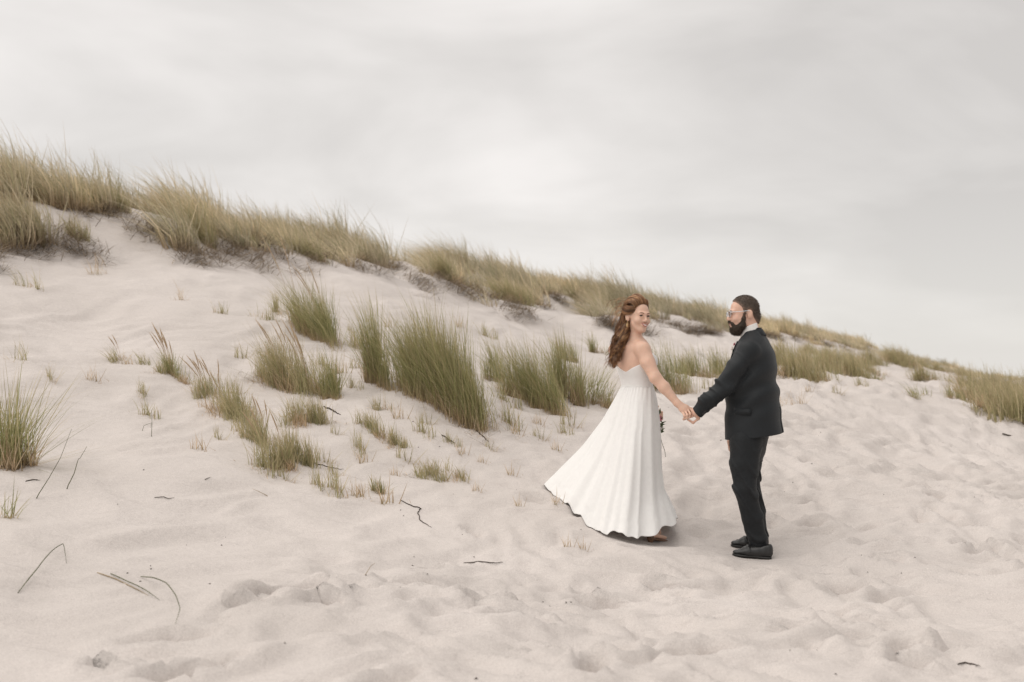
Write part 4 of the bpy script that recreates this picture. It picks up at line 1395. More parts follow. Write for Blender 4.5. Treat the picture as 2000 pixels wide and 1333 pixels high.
HF.put(face_cut, HF.lo, HF.lo + HF.n * HF.h, .006, 'cut')
core = [P(1229, 622, 8.02), P(1220, 640, 7.99), P(1212, 660, 7.955), P(1205, 682, 7.925), P(1201, 702, 7.905), P(1199, 716, 7.90)]
cr_ = [.050, .048, .042, .037, .031, .019]
HF.chain(core, [q * .72 for q in cr_], .02)
V, Q = HF.mesh()
V = relax(V, Q, 2, .5)
ncol = np.tile((.13, .066, .031), (len(V), 1))
hair = build('hair', V, [Q], M['hair_f'], person_b, ncol)
HCOL = np.array([(.27, .130, .057), (.185, .086, .038), (.37, .195, .09), (.12, .057, .027), (.46, .27, .14)])
rgh = np.random.default_rng(21)
cc = catmull(core, 40)
Vs, Qs_, Ts, Cs, s0 = [], [], [], [], 0


def lock(pts, r0, col, sides=4):
    global s0
    n = len(pts)
    rr_ = r0 * np.interp(np.linspace(0, 1, n), [0, .12, .7, 1], [.35, 1, .9, .15])
    V, Q, T = tube(pts, rr_, sides)
    Vs.append(V); Qs_.append(Q + s0); Ts.append(T + s0); s0 += len(V)
    g = np.repeat(np.linspace(.85, 1.2, n), sides)
    Cs.append(np.vstack([col * np.append(g, [.85, 1.2])[:, None]]))


HLN = np.array([(-.010, -.080, .014), (.030, -.076, .020), (.048, -.066, .042), (.058, -.052, .072), (.068, -.028, .094), (.072, 0, .100), (.060, .030, .098), (.040, .054, .084), (.010, .074, .052)])


def shell(v, lift):
    c0 = np.array((-.018, 0, .042)); r0 = np.array((.106, .087, .093)) + lift
    d = np.asarray(v, float) - c0
    d = d / np.linalg.norm(d / r0)
    q = c0 + d
    return HB(*q)


for i in range(200):
    if i < 105:
        hu = rgh.uniform(0, 8) if i % 3 else rgh.uniform(0, 4.5)
        h0 = np.array([np.interp(hu, range(9), HLN[:, k]) for k in range(3)])
    else:
        h0 = np.array((rgh.uniform(-.10, .045), rgh.uniform(-.08, .07), rgh.uniform(.04, .13)))
        h0[2] = max(h0[2], .06 + 1.1 * max(0, h0[0] + .005))
    lift = rgh.uniform(.001, .014) + (.006 if h0[0] > .03 else 0)
    off = rgh.normal(0, 1, 3); off /= np.linalg.norm(off)
    off *= .45 + .6 * rgh.random()
    e_end = rgh.uniform(.60, 1.02)
    ph, fr, am = rgh.uniform(0, 6.28), rgh.uniform(20, 30), rgh.uniform(.006, .013)
    bc_ = HCOL[rgh.choice(5, p=[.34, .26, .18, .12, .10])] * rgh.uniform(.75, 1.3)
    for j in range(8):
        jit = rgh.normal(0, .0050, 3)
        h1 = h0 + jit
        p0 = shell(h1, -.006)
        lowside = h0[2] < .058 and h0[1] < -.04
        p1 = shell(h1 + (np.array((-.048, -.014, -.004)) if lowside else np.array((-.040, -.008, .030))), lift)
        p2 = shell(h1 + np.array((-.100, -.022, .004)), lift)
        guide = [p0, p1, p2]
        for kk in (.20, .40, .60, .80, 1.0):
            kk *= e_end
            c0 = cc[min(39, int(kk * 39))]
            r_ = np.interp(kk * 5, range(6), cr_) * 1.08
            guide.append(c0 + off * r_ * V3(1.0, .8, .6) + jit * .9)
        pts = catmull(guide, 26)
        tw = np.linspace(0, 1, 26)
        k_ = np.clip((tw - .25) / .35, 0, 1)
        pts[:, 0] += am * k_ * np.sin(fr * tw + ph)
        pts[:, 1] += am * k_ * np.cos(fr * tw + ph)
        ce = np.clip((tw - .84) / .16, 0, 1)
        pts[:, 0] += .020 * ce * np.cos(ce * 5 + ph); pts[:, 2] += .015 * ce * np.sin(ce * 5 + ph)
        lock(pts, rgh.uniform(.0009, .0021), bc_ * rgh.uniform(.8, 1.25), 3)
# loose wisps blown to the left
for i in range(60):
    a_ = HB(rgh.uniform(-.10, -.02), rgh.uniform(-.085, -.02), rgh.uniform(.0, .12))
    b_ = a_ + V3(-rgh.uniform(.03, .09), rgh.uniform(-.03, .05), rgh.uniform(-.05, .015))
    c_ = b_ + V3(-rgh.uniform(.01, .05), rgh.uniform(-.02, .03), -rgh.uniform(.03, .10))
    lock(catmull([a_, (a_ + b_) / 2 + V3(0, 0, .012), b_, c_], 16), rgh.uniform(.0006, .0012), HCOL[rgh.integers(0, 5)] * 1.25, 3)
for i in range(40):
    k0 = int(rgh.uniform(8, 34)); a_ = cc[k0] + V3(-.035, -.01, 0)
    b_ = a_ + V3(-rgh.uniform(.01, .04), rgh.uniform(-.02, .02), -rgh.uniform(.02, .05))
    c_ = b_ + V3(rgh.uniform(-.03, .02), rgh.uniform(-.02, .02), -rgh.uniform(.01, .05))
    lock(catmull([a_, b_, c_], 12), rgh.uniform(.0006, .0014), HCOL[rgh.integers(0, 5)] * 1.15, 3)
build('locks', np.vstack(Vs), [np.vstack(Qs_), np.vstack(Ts)], M['hair_f'], hair, np.vstack(Cs))['kind'] = 'stuff'

# earring: a small flower on a hook
ec = HB(-.004, -.088, -.070)
lst = [(np.array([HB(-.010, -.081, -.040), HB(-.006, -.085, -.052)]), .0016)]
for i in range(10):
    a = i / 10 * 2 * np.pi
    d1 = (HB.f * math.cos(a) * .8 - HB.l * .3 * math.cos(a) + HB.u * math.sin(a)) * .0155
    lst.append((np.array([ec + d1 * .18, ec + d1 * .6, ec + d1]), np.array([.0014, .0030, .0016])))
V, Fq = tubes(lst, 6)
er = build('earring', V, Fq, M['gold'], person_b)
V, Q, _u = ball(ec - HB.l * .003, .0042, HB.R)
build('earring_centre', V, [Q], M['gold'], er)


# ------------------------------------------------------------------ flowers
def flower(c, d, r, mat, root, nm='flower', npet=14, seed=0):
    rf = np.random.default_rng(seed)
    d = nrm(d)
    a = nrm(np.cross(d, (0.2, .3, .9))); b = np.cross(d, a)
    Vf, Tf, s1 = [], [], 0
    for i in range(npet):
        t = i * 2.4; k = .35 + .65 * i / npet
        o_ = a * math.cos(t) + b * math.sin(t)
        side_ = np.cross(d, o_)
        p0 = c + o_ * r * .12 * k
        p1 = c + o_ * r * k * .62 + d * r * (.75 - .35 * k)
        p2 = c + o_ * r * k + d * r * (.80 - .75 * k)
        wd = r * .46 * (.5 + .5 * k)
        quad = [p0, p1 - side_ * wd, p1 + d * r * .05, p1 + side_ * wd, p2 - side_ * wd * .55, p2 + side_ * wd * .55]
        Vf += quad
        Tf += [(s1, s1 + 1, s1 + 2), (s1, s1 + 2, s1 + 3), (s1 + 1, s1 + 4, s1 + 2), (s1 + 2, s1 + 5, s1 + 3), (s1 + 4, s1 + 5, s1 + 2)]
        s1 += 6
    return build(nm, np.array(Vf), [np.array(Tf)], mat, root)


def leaf(p0, d, ln, wd, root, mat=None, nm='leaf'):
    d = nrm(d); s_ = nrm(np.cross(d, (.3, .9, .2)))
    n_2 = np.cross(d, s_)
    V = np.array([p0, p0 + d * ln * .35 + s_ * wd, p0 + d * ln * .35 - s_ * wd, p0 + d * ln * .4 + n_2 * wd * .3, p0 + d * ln + n_2 * wd * .8])
    return build(nm, V, [np.array([(0, 1, 3), (0, 3, 2), (1, 4, 3), (3, 4, 2)])], mat or M['leaf'], root)


bq0 = P(1276, 832, 8.22)
bouquet = link('bouquet', None, None, None, bq0)
tag(bouquet, 'small bouquet of pink flowers and greenery peeking out behind the white dress', 'bouquet')
rb_ = np.random.default_rng(4)
for i, (ax, ay, yy, r_, mt) in enumerate(((1289, 818, 8.23, .026, 'petal_pink'), (1280, 812, 8.20, .030, 'petal_white'), (1284, 832, 8.24, .028, 'petal_pink'), (1274, 822, 8.22, .030, 'petal_white'), (1278, 838, 8.20, .026, 'petal_pink'), (1291, 838, 8.22, .014, 'petal_white'))):
    flower(P(ax, ay, yy), (.6, -.4, .2), r_, M[mt], bouquet, seed=i)
for i in range(26):
    p0 = P(rb_.uniform(1278, 1291), rb_.uniform(808, 845), 8.23 + rb_.uniform(-.03, .03))
    leaf(p0, V3(rb_.uniform(.2, 1), rb_.uniform(-.5, .5), rb_.uniform(-1, .6)), rb_.uniform(.025, .05), rb_.uniform(.005, .010), bouquet)
leaf(P(1288, 810, 8.22), V3(.15, 0, 1), .05, .010, bouquet)
V, Fq = tubes([(catmull([P(1274, 795, 8.24), P(1278, 815, 8.23), P(1284, 836, 8.23)], 8), .007), (catmull([P(1288, 842, 8.22), P(1293, 866, 8.2), P(1298, 880, 8.2), P(1300, 893, 8.2)], 10), .0018)], 5)
build('stems', V, Fq, M['leaf'], bouquet)

# ================================================================== the groom
GYD = 7.76
PSI = math.radians(25)
FG = np.array((-math.cos(PSI), math.sin(PSI)))          # chest direction
LG = np.array((-FG[1], FG[0]))                           # his left (towards the camera)
F3, L3 = V3(FG[0], FG[1], 0), V3(LG[0], LG[1], 0)
feet_g = P(1470, 1091, 7.66)
HG = Frame(P(1451, 613.5, GYD), (-1, -.03, -.04), (0, 0, 1), .985)

# jacket sections: py, front px, back px, half width across
JT = [(640, 1462, 1482, .052), (646, 1456, 1487, .072), (655, 1449, 1495, .115), (664, 1442, 1502, .160), (675, 1436, 1508, .190), (690, 1431, 1515, .205), (708, 1427, 1518, .208), (733, 1423, 1517, .205), (758, 1420, 1519, .200), (782, 1418, 1523, .200), (805, 1417, 1525, .206), (830, 1417, 1528, .212), (862, 1417, 1533, .218)]
jz = np.array([P(0, t[0], GYD)[2] for t in JT])
jcx = np.array([P((t[1] + t[2]) / 2, t[0], GYD)[0] for t in JT])
half = np.array([(P(t[2], t[0], GYD)[0] - P(t[1], t[0], GYD)[0]) / 2 for t in JT])
jb = np.array([t[3] for t in JT])
ja = np.sqrt(np.maximum(half ** 2 - (jb * math.sin(PSI)) ** 2, .05 ** 2)) / math.cos(PSI)
jcy = np.full(len(JT), GYD)

sLg = P(1463, 687, GYD - .165); eLg = P(1416, 752, GYD - .17); wLg = P(1361, 806.5, 7.675)
c_sh = np.array([jcx[5], GYD, sLg[2]])
sRg = c_sh - L3 * .17 + V3(0, 0, .0)
eRg = sRg + V3(.0, .05, -.29); wRg = P(1434, 843, GYD + .20)

glo = V3(P(1322, 0, 7.7)[0], 7.35, feet_g[2] - .04)
ghi = V3(P(1545, 0, 7.8)[0], 8.25, P(0, 570, 7.8)[2])

# ---- body (head, neck, hands, and the body inside the clothes)
F = Field(glo, ghi, .0043)
F.stack(jz[3:11], jcx[3:11], jcy[3:11], ja[3:11] - .04, jb[3:11] - .05, FG, .02)
F.stack([P(0, q, GYD)[2] for q in (800, 860, 890)], [P(1460, 0, GYD)[0]] * 3, [GYD] * 3, [.09, .09, .06], [.15, .15, .12], FG, .02)
F.cone(HG(-.030, 0, -.045), P(1470, 660, GYD), .058, .064, .02)
F.cone(P(1470, 664, GYD), sLg, .05, .04, .02); F.cone(P(1470, 664, GYD), sRg, .05, .04, .02)
F.chain([sLg, eLg, wLg], [.04, .034, .027], .015)
F.chain([sRg, eRg, wRg], [.04, .034, .027], .015)
hipL, kneeL, ankL = P(1456, 862, GYD - .10), P(1455, 952, GYD - .13), P(1481, 1060, 7.68)
hipR, kneeR, ankR = P(1462, 862, GYD + .09), P(1463, 948, GYD + .10), P(1481, 1046, 7.90)
for a, b, c_ in ((hipL, kneeL, ankL), (hipR, kneeR, ankR)):
    F.chain([a, b, c_], [.075, .05, .036], .02)
    F.cone(c_ + V3(0, 0, -.02), c_ + V3(-.015, .0, -.050), .034, .028, .01)
head_sdf(F, HG, False)
# left hand in hers
pk = [P(1354, 801.5, 7.715), P(1352.5, 806, 7.705), P(1353, 811, 7.700), P(1356, 815.5, 7.695)]
f1 = [P(1346.5, 804, 7.73), P(1345, 809, 7.725), P(1345.5, 814.5, 7.715), P(1353.5, 826.5, 7.69)]
f2 = [P(1340, 809, 7.735), P(1338.5, 814, 7.728), P(1339.5, 818, 7.72), P(1348, 822.5, 7.69)]
f3 = [P(1340.5, 815, 7.73), P(1336.5, 817.5, 7.72), P(1335, 820, 7.712), P(1343.5, 820.5, 7.69)]
pk[3] = P(1364, 818, 7.685)
hand(F, [(wLg, pk[0], .024, .0125), (wLg, pk[1], .025, .013), (wLg, pk[2], .025, .013), (wLg, pk[3], .024, .012)], [[pk[i], f1[i], f2[i], f3[i]] for i in range(4)], [P(1358, 800, 7.735), P(1350, 799, 7.755), P(1343, 803, 7.765)], rf=.0088)
# right hand hanging beside the far leg
hr = wRg + V3(-.012, -.01, -.06)
fr_ = []
for i in range(4):
    k0 = hr + V3(-.022 + .013 * i, .004 * i, -.025)
    ln = [.052, .060, .055, .042][i]
    fr_.append([k0, k0 + V3(-.004, .002, -ln * .45), k0 + V3(-.001, -.002, -ln * .8), k0 + V3(.006, -.004, -ln * 1.05)])
hand(F, [(wRg, hr, .026, .026), (hr + V3(-.014, 0, 0), hr + V3(-.016, 0, -.03), .017, .013), (hr + V3(.012, 0, 0), hr + V3(.014, .005, -.028), .017, .012)], fr_, [hr + V3(-.02, 0, .02), hr + V3(-.034, -.012, -.01), hr + V3(-.032, -.016, -.035)], rf=.0088)
V, Q = F.mesh()
V = relax(V, Q, 2, .4)
person_g = link('person', mesh_np('groom_body', V - feet_g, [Q]), M['skin_m'], None, feet_g)
tag(person_g, 'person in dark navy suit with full beard and glasses, seen from the side', 'person')
face_parts(HG, person_g, M['lip_m'], (.05, .06, .06), (.05, .034, .024), False)

# ---- jacket
F = Field(V3(glo[0], glo[1], P(0, 875, 7.7)[2]), V3(ghi[0], ghi[1], P(0, 630, 7.8)[2]), .0048)
F.stack(jz, jcx, jcy, ja, jb, FG, .01, ex=2.25)
# shoulders and sleeves
F.cone(P(1471, 668, GYD - .07), sLg + V3(.004, 0, .010), .050, .060, .05)
F.cone(P(1471, 668, GYD + .07), sRg + V3(0, 0, .010), .050, .060, .05)
cuL = wLg * .98 + eLg * .02
F.chain([sLg, sLg * .5 + eLg * .5, eLg], [.070, .066, .060], .02)
F.chain([eLg, eLg * .5 + cuL * .5, cuL], [.060, .054, .047], .02)
F.chain([sRg, eRg], [.070, .058], .02)
F.chain([eRg, wRg * .97 + eRg * .03], [.058, .044], .02)
dl = nrm(cuL - eLg)
F.put(lambda X, Y, Z: np.where((X < P(1372, 0, 7.7)[0] + .02) & (Z > P(0, 830, 7.7)[2]), (X - wLg[0]) * dl[0] + (Y - wLg[1]) * dl[1] + (Z - wLg[2]) * dl[2] - .004, -1.0), glo, V3(P(1376, 0, 7.7)[0], 8.2, 2), .003, 'cut')
# sleeve and cloth wrinkles
ax_ = nrm(wLg - sLg); Ls = np.linalg.norm(wLg - sLg)


def wrinkle(X, Y, Z):
    t = ((X - sLg[0]) * ax_[0] + (Y - sLg[1]) * ax_[1] + (Z - sLg[2]) * ax_[2]) / Ls
    q = np.sqrt((X - sLg[0] - t * Ls * ax_[0]) ** 2 + (Y - sLg[1] - t * Ls * ax_[1]) ** 2 + (Z - sLg[2] - t * Ls * ax_[2]) ** 2)
    on = np.clip(1 - q / .11, 0, 1) * np.clip(t * 6, 0, 1) * np.clip((1.02 - t) * 5, 0, 1)
    ph = t * 44 + (Z - sLg[2]) * 26 + 2.2 * np.sin((X * 9 + Z * 14)) + np.sin(Y * 22)
    ph = ph * 1.3
    w1 = np.maximum(0, np.sin(ph)) ** 2.5
    return -(.023 * w1 + .008 * np.sin(ph * .53 + 1)) * on * (.5 + .9 * np.exp(-((t - .52) / .2) ** 2) + .5 * np.exp(-((t - .82) / .1) ** 2))


F.put(wrinkle, V3(P(1345, 0, 7.7)[0], 7.4, P(0, 830, 7.7)[2]), V3(P(1490, 0, 7.7)[0], 7.8, P(0, 670, 7.7)[2]), .01, 'off')


def torso_fold(X, Y, Z):
    zz = (Z - jz[8]) / .1
    v = (X - jcx[6]) * FG[0] + (Y - GYD) * FG[1]
    on = np.exp(-(zz / 1.6) ** 2)
    return -.009 * on * np.sin(zz * 4.2 + v * 16 + 1.5 * np.sin(v * 11)) - .0022 * np.sin(X * 23 + Z * 7 + 2 * np.sin(Z * 6))


F.put(torso_fold, F.lo, F.lo + F.n * F.h, .01, 'off')
# hem: slightly rising to the back, curved at the front
HZ0, HZ1 = P(0, 859, GYD)[2], P(0, 843, GYD)[2]


def hem_cut(X, Y, Z):
    v = (X - P(1417, 0, GYD)[0]) / (P(1533, 0, GYD)[0] - P(1417, 0, GYD)[0])
    sleeve = (Y > GYD + .135) & (X < P(1440, 0, GYD)[0])
    z0 = HZ0 + (HZ1 - HZ0) * np.clip(v, 0, 1.1)
    return np.where(sleeve, -1.0, z0 - Z)


F.put(hem_cut, F.lo, F.lo + F.n * F.h, .003, 'cut')
# centre vent at the back, cut up from the hem
bk = np.array([jcx[11], GYD]) - FG * ja[11]


def vent(X, Y, Z):
    lat = (X - jcx[11]) * LG[0] + (Y - GYD) * LG[1]
    fr = (X - jcx[11]) * FG[0] + (Y - GYD) * FG[1]
    wv = .005 + .016 * np.clip((P(0, 800, GYD)[2] - Z) / .2, 0, 1)
    return np.maximum(np.maximum(np.abs(lat - .0) - wv, fr + ja[11] * .80), Z - P(0, 795, GYD)[2])


F.put(vent, F.lo, F.lo + F.n * F.h, .002, 'sub')


# neck opening and open front over the shirt
def neck_open(X, Y, Z):
    fr = (X - jcx[4]) * FG[0] + (Y - GYD) * FG[1]
    lat = (X - jcx[4]) * LG[0] + (Y - GYD) * LG[1]
    dz = Z - P(0, 745, GYD)[2]
    wv = np.clip(dz, 0, .3) * .30
    v1 = np.maximum(np.abs(lat) - wv, .045 - fr)
    return np.maximum(v1, -dz)


F.put(neck_open, F.lo, F.lo + F.n * F.h, .004, 'sub')
F.cone(P(1471, 668, GYD) - V3(0, 0, 0), HG(-.025, 0, -.05), .066, .064, .004, mode='sub')
V, Q = F.mesh()
V = relax(V, Q, 1, .35)
jacket = build('jacket', V, [Q], M['suit'], person_g)

# collar and lapels
ncen = P(1469, 654, GYD)
lst = []
col_pts = []
ringz = []
NR = 40
Vc = []
for i in range(NR):
    a = math.radians(-128 + 256 * i / (NR - 1))       # 0 = back of the neck
    d = -F3 * math.cos(a) + L3 * math.sin(a)
    dn = -.000 - .055 * (1 - math.cos(a)) * .62
    top = V3(*ncen) + d * .056 + V3(0, 0, .038 + dn)
    mid_ = V3(*ncen) + d * .067 + V3(0, 0, .033 + dn)
    bot = V3(*ncen) + d * (.086 + .022 * abs(math.sin(a))) + V3(0, 0, -.004 + dn * 1.15)
    inn = V3(*ncen) + d * .054 + V3(0, 0, .0 + dn)
    Vc += [inn, top, mid_, bot]
Vc = np.array(Vc)
Qc = np.array([(4 * i + j, 4 * i + j + 1, 4 * i + j + 5, 4 * i + j + 4) for i in range(NR - 1) for j in range(3)])
co = build('collar', Vc, [Qc], M['suit'], jacket)
co.modifiers.new('thickness', 'SOLIDIFY').thickness = .005
for sgn in (1, -1):
    pts_i, pts_o = [], []
    for t in np.linspace(0, 1, 8):
        zz = P(0, 668 + 76 * t, GYD)[2]
        ai = np.interp(zz, jz[::-1], ja[::-1]); bi = np.interp(zz, jz[::-1], jb[::-1]); cxi = np.interp(zz, jz[::-1], jcx[::-1])
        li = (.070 * (1 - t) + .004) * sgn; lo_ = li + sgn * (.012 + .060 * math.sin(np.pi * min(1, t * .8 + .25)) * (1 - t * .6))
        for arr, lat in ((pts_i, li), (pts_o, lo_)):
            q = max(0, 1 - abs(lat / bi) ** 2.25) ** (1 / 2.25)
            arr.append(V3(cxi, GYD, zz) + F3 * (ai * q + .006) + L3 * lat)
    Vl = np.array([p for ab in zip(pts_i, pts_o) for p in ab])
    Ql = np.array([(2 * i, 2 * i + 1, 2 * i + 3, 2 * i + 2) for i in range(7)])
    o = build('lapel', Vl, [Ql], M['suit'], jacket)
    o.modifiers.new('thickness', 'SOLIDIFY').thickness = .005
# cuff buttons, pocket flap
for i in range(3):
    c_ = wLg + (eLg - wLg) * (.08 + .045 * i)
    side_ = nrm(V3(.45, -.8, -.42))
    V, Q, _u = ball(c_ + side_ * .047, (.0075, .0075, .003), np.array([nrm(np.cross(side_, ax_)), ax_, side_]), 6, 10)
    build('cuff_button', V, [Q], M['button'], jacket)
pa = []
for t in np.linspace(0, 1, 7):
    ang = math.radians(62 + 38 * t)
    zz = P(0, 797, GYD)[2]
    ai, bi, cxi = [np.interp(zz, jz[::-1], q[::-1]) for q in (ja, jb, jcx)]
    d = F3 * ai * math.cos(ang) + L3 * bi * math.sin(ang)
    d = d * 1.035
    pa += [V3(cxi, GYD, zz) + d, V3(cxi, GYD, zz - .042) + d * 1.01]
o = build('pocket_flap', np.array(pa), [np.array([(2 * i, 2 * i + 1, 2 * i + 3, 2 * i + 2) for i in range(6)])], M['suit'], jacket)
o.modifiers.new('thickness', 'SOLIDIFY').thickness = .004

# ---- shirt: collar standing above the jacket, front strip
F = Field(P(1430, 760, GYD) - V3(0, .2, 0), P(1500, 625, GYD) + V3(0, .2, 0), .004)
F.cone(P(1470, 672, GYD), HG(-.030, 0, -.072), .073, .065, .004)
F.stack(jz[4:9], jcx[4:9], jcy[4:9], ja[4:9] - .012, jb[4:9] * .5, FG, .03)
hc = HG(-.030, 0, -.065)
F.put(lambda X, Y, Z: (Z - (hc[2] - .018) - (X - hc[0]) * .42) * .9, F.lo, F.lo + F.n * F.h, .003, 'cut')
V, Q = F.mesh()
build('shirt', relax(V, Q, 1, .4), [Q], M['shirt'], person_g)

# ---- trousers
F = Field(V3(P(1405, 0, 7.7)[0], 7.4, P(0, 1085, 7.7)[2]), V3(P(1520, 0, 7.8)[0], 8.15, P(0, 825, 7.7)[2]), .005)
zt = [P(0, p_, GYD)[2] for p_ in (828, 850, 875, 900)]
F.stack(zt, [P(x, 0, GYD)[0] for x in (1462, 1459, 1457, 1457)], [GYD] * 4, [.118, .122, .112, .085], [.175, .18, .175, .15], FG, .03)
F.chain([hipL, (hipL + kneeL) / 2 + V3(-.006, 0, 0), kneeL, kneeL * .45 + ankL * .55, ankL + V3(0, 0, -.012)], [.106, .093, .074, .066, .058], .015)
F.chain([hipR, (hipR + kneeR) / 2, kneeR, kneeR * .45 + ankR * .55 + V3(.014, 0, 0), ankR + V3(.01, 0, -.012)], [.100, .088, .070, .062, .056], .015)


def leg_fold(X, Y, Z):
    kz = kneeL[2]
    on = np.exp(-((Z - kz + .01) / .16) ** 2) + .9 * np.exp(-((Z - ankL[2] - .02) / .055) ** 2) + .35
    ph = Z * 42 + X * 34 + 1.8 * np.sin(X * 21 + Y * 9) + np.sin(Y * 17)
    s1_ = np.maximum(0, np.sin(ph)) ** 2
    crease = -.004 * np.exp(-((Y - (GYD - .13) + .0) / .02) ** 2)
    return -.0085 * on * s1_ - .003 * np.sin(X * 40 + 3 * np.sin(Z * 5)) + crease * 0


F.put(leg_fold, F.lo, F.lo + F.n * F.h, .01, 'off')
F.put(lambda X, Y, Z: np.where(Y < GYD - .01, P(0, 1072, 7.68)[2], P(0, 1058, 7.9)[2]) + (X - ankL[0]) * -.18 - Z, F.lo, F.lo + F.n * F.h, .003, 'cut')
V, Q = F.mesh()
build('trousers', relax(V, Q, 1, .35), [Q], M['trouser'], person_g)


# ---- shoes
def shoe(heel, toe, up):
    heel, toe = np.asarray(heel, float), np.asarray(toe, float)
    d = nrm(toe - heel); s = nrm(np.cross((0, 0, 1), d)); n = np.cross(d, s)
    Ln = np.linalg.norm(toe - heel)
    q = lambda a, b, c_: heel + d * a * Ln + s * b + n * c_
    F = Field(np.minimum(heel, toe) - .09, np.maximum(heel, toe) + V3(.09, .09, .13), .0036)
    F.cone(q(.10, 0, .040), q(.40, 0, .036), .033, .034, .01)
    F.cone(q(.10, 0, .075), q(.18, 0, .070), .030, .031, .02)
    F.cone(q(.36, 0, .048), q(.62, 0, .040), .035, .036, .02)
    F.cone(q(.62, 0, .036), q(.89, 0, .026), .040, .026, .02, flat=(n, .70))
    F.cone(q(.15, 0, .108), q(.34, 0, .100), .024, .028, .008, mode='sub')
    F.put(lambda X, Y, Z: -((X - heel[0]) * n[0] + (Y - heel[1]) * n[1] + (Z - heel[2]) * n[2]) + .012, F.lo, F.lo + F.n * F.h, .003, 'cut')
    V, Q = F.mesh()
    o = build('shoe', relax(V, Q, 1, .4), [Q], M['leather'], person_g)
    # saddle strap
    pts = [q(.56, .038 * math.cos(a), .034 + .044 * math.sin(a)) + d * .012 * math.sin(a) for a in np.linspace(.1, math.pi - .1, 12)]
    Vs_, Qs2 = [], []
    for i, p_ in enumerate(pts):
        Vs_ += [p_ - d * .013, p_ + d * .013]
    Qs2 = [(2 * i, 2 * i + 1, 2 * i + 3, 2 * i + 2) for i in range(11)]
    so = build('strap', np.array(Vs_), [np.array(Qs2)], M['leather'], o)
    so.modifiers.new('thickness', 'SOLIDIFY').thickness = .004
    # sole: outline extruded
    out_ = [(0, .0), (.02, .022), (.12, .032), (.3, .031), (.5, .034), (.68, .043), (.82, .040), (.93, .026), (1.0, .0)]
    oc = catmull(out_, 22)
    ring = [(a, b) for a, b in oc] + [(a, -b) for a, b in oc[::-1][1:-1]]
    top = np.array([q(a, b, .016) for a, b in ring]); bot = np.array([q(a, b, .0 if a < .34 else .004) for a, b in ring])
    m_ = len(ring)
    V = np.vstack([top, bot, top.mean(0), bot.mean(0)])
    Qq = np.array([(i, i + m_, (i + 1) % m_ + m_, (i + 1) % m_) for i in range(m_)])
    Tt = np.array([(2 * m_, i, (i + 1) % m_) for i in range(m_)] + [(2 * m_ + 1, (i + 1) % m_ + m_, i + m_) for i in range(m_)])
    build('sole', V, [Qq, Tt], M['sole'], o, smooth=False)


hL, tL = P(1507, 1092.5, 7.62), P(1430, 1083, 7.68)
hR, tR = P(1499, 1078, 7.87), P(1427, 1066, 7.93)
for a, b in ((hL, tL), (hR, tR)):
    for p_ in (a, b):
        p_[2] = float(ground_z(p_[0], p_[1])) - .003
    shoe(a, b, None)


# ---- hair and beard
def fuzz(name, parent, Vb, Qb, n, lmin, lmax, r0, cols, sweep, seed, keep=None):
    rf = np.random.default_rng(seed)
    fn = np.cross(Vb[Qb[:, 1]] - Vb[Qb[:, 0]], Vb[Qb[:, 3]] - Vb[Qb[:, 0]])
    fn /= np.linalg.norm(fn, axis=1)[:, None] + 1e-9
    k = rf.integers(0, len(Qb), n)
    p = Vb[Qb[k]].mean(1)
    d = fn[k] * .8 + np.asarray(sweep) + rf.normal(0, .28, (n, 3))
    d /= np.linalg.norm(d, axis=1)[:, None]
    ln = rf.uniform(lmin, lmax, n)[:, None]
    sd = np.cross(d, rf.normal(0, 1, (n, 3))); sd /= np.linalg.norm(sd, axis=1)[:, None] + 1e-9
    V = np.stack([p - sd * r0, p + sd * r0, p + d * ln * .6 + sd * r0 * .6 + np.asarray(sweep) * ln * .2, p + d * ln + np.asarray(sweep) * ln * .5], 1).reshape(-1, 3)
    o_ = (np.arange(n) * 4)[:, None]
    T = np.vstack([o_ + np.array((0, 1, 2)), o_ + np.array((0, 2, 3))])
    c = np.repeat(cols[rf.integers(0, len(cols), n)] * rf.uniform(.7, 1.3, (n, 1)), 4, 0)
    o = build(name, V, [T], M['hair_m'], parent, c)
    o['kind'] = 'stuff'


s_ = HG.s
F = Field(HG.O - .17, HG.O + .17, .0036)
F.ell(HG(-.013, 0, .036), np.array((.0995, .0772, .0925)) * s_, HG.R, .01)
F.cone(HG(-.085, -.02, -.02), HG(-.082, -.02, -.060), .032 * s_, .022 * s_, .02)
F.cone(HG(-.085, .02, -.02), HG(-.082, .02, -.060), .032 * s_, .022 * s_, .02)


def gh_cut(X, Y, Z):
    f, l, u = HG.loc(X, Y, Z)
    front = np.interp(u, [-.03, 0, .03, .05, .07, .09, .11, .13], [.010, .012, .017, .026, .044, .066, .074, .074])
    low = np.interp(f, [-.13, -.095, -.062, -.050, -.010, -.004, .02, .1], [-.078, -.072, -.035, .018, .020, -.016, -.020, -.02])
    return np.maximum(f - front, low - u) * .8


F.put(gh_cut, F.lo, F.lo + F.n * F.h, .006, 'cut')
V, Q = F.mesh(); V = relax(V, Q, 1, .5)
GH = np.array([(.085, .062, .047), (.12, .088, .066), (.060, .044, .034), (.16, .12, .092)])
tf = np.clip(-gh_cut(V[:, 0], V[:, 1], V[:, 2]) / .022, 0, 1)[:, None]
gh = build('hair', V, [Q], M['hair_m'], person_g, np.array((.27, .175, .13)) * (1 - tf) + np.array((.078, .057, .044)) * tf)   # cropped shorter towards its edge
up_ = HG.loc(V[:, 0], V[:, 1], V[:, 2])[2]
fuzz('hair_tips', gh, V, Q, 9000, .004, .009, .0009, GH, (.75, 0, .15), 3)
F = Field(HG.O - .19, HG.O + .17, .0036)
E = lambda c, r, k=.02, mode='add': F.ell(HG(*c), np.array(r) * s_, HG.R, k, mode)
E((.050, 0, -.108), (.044, .045, .038))
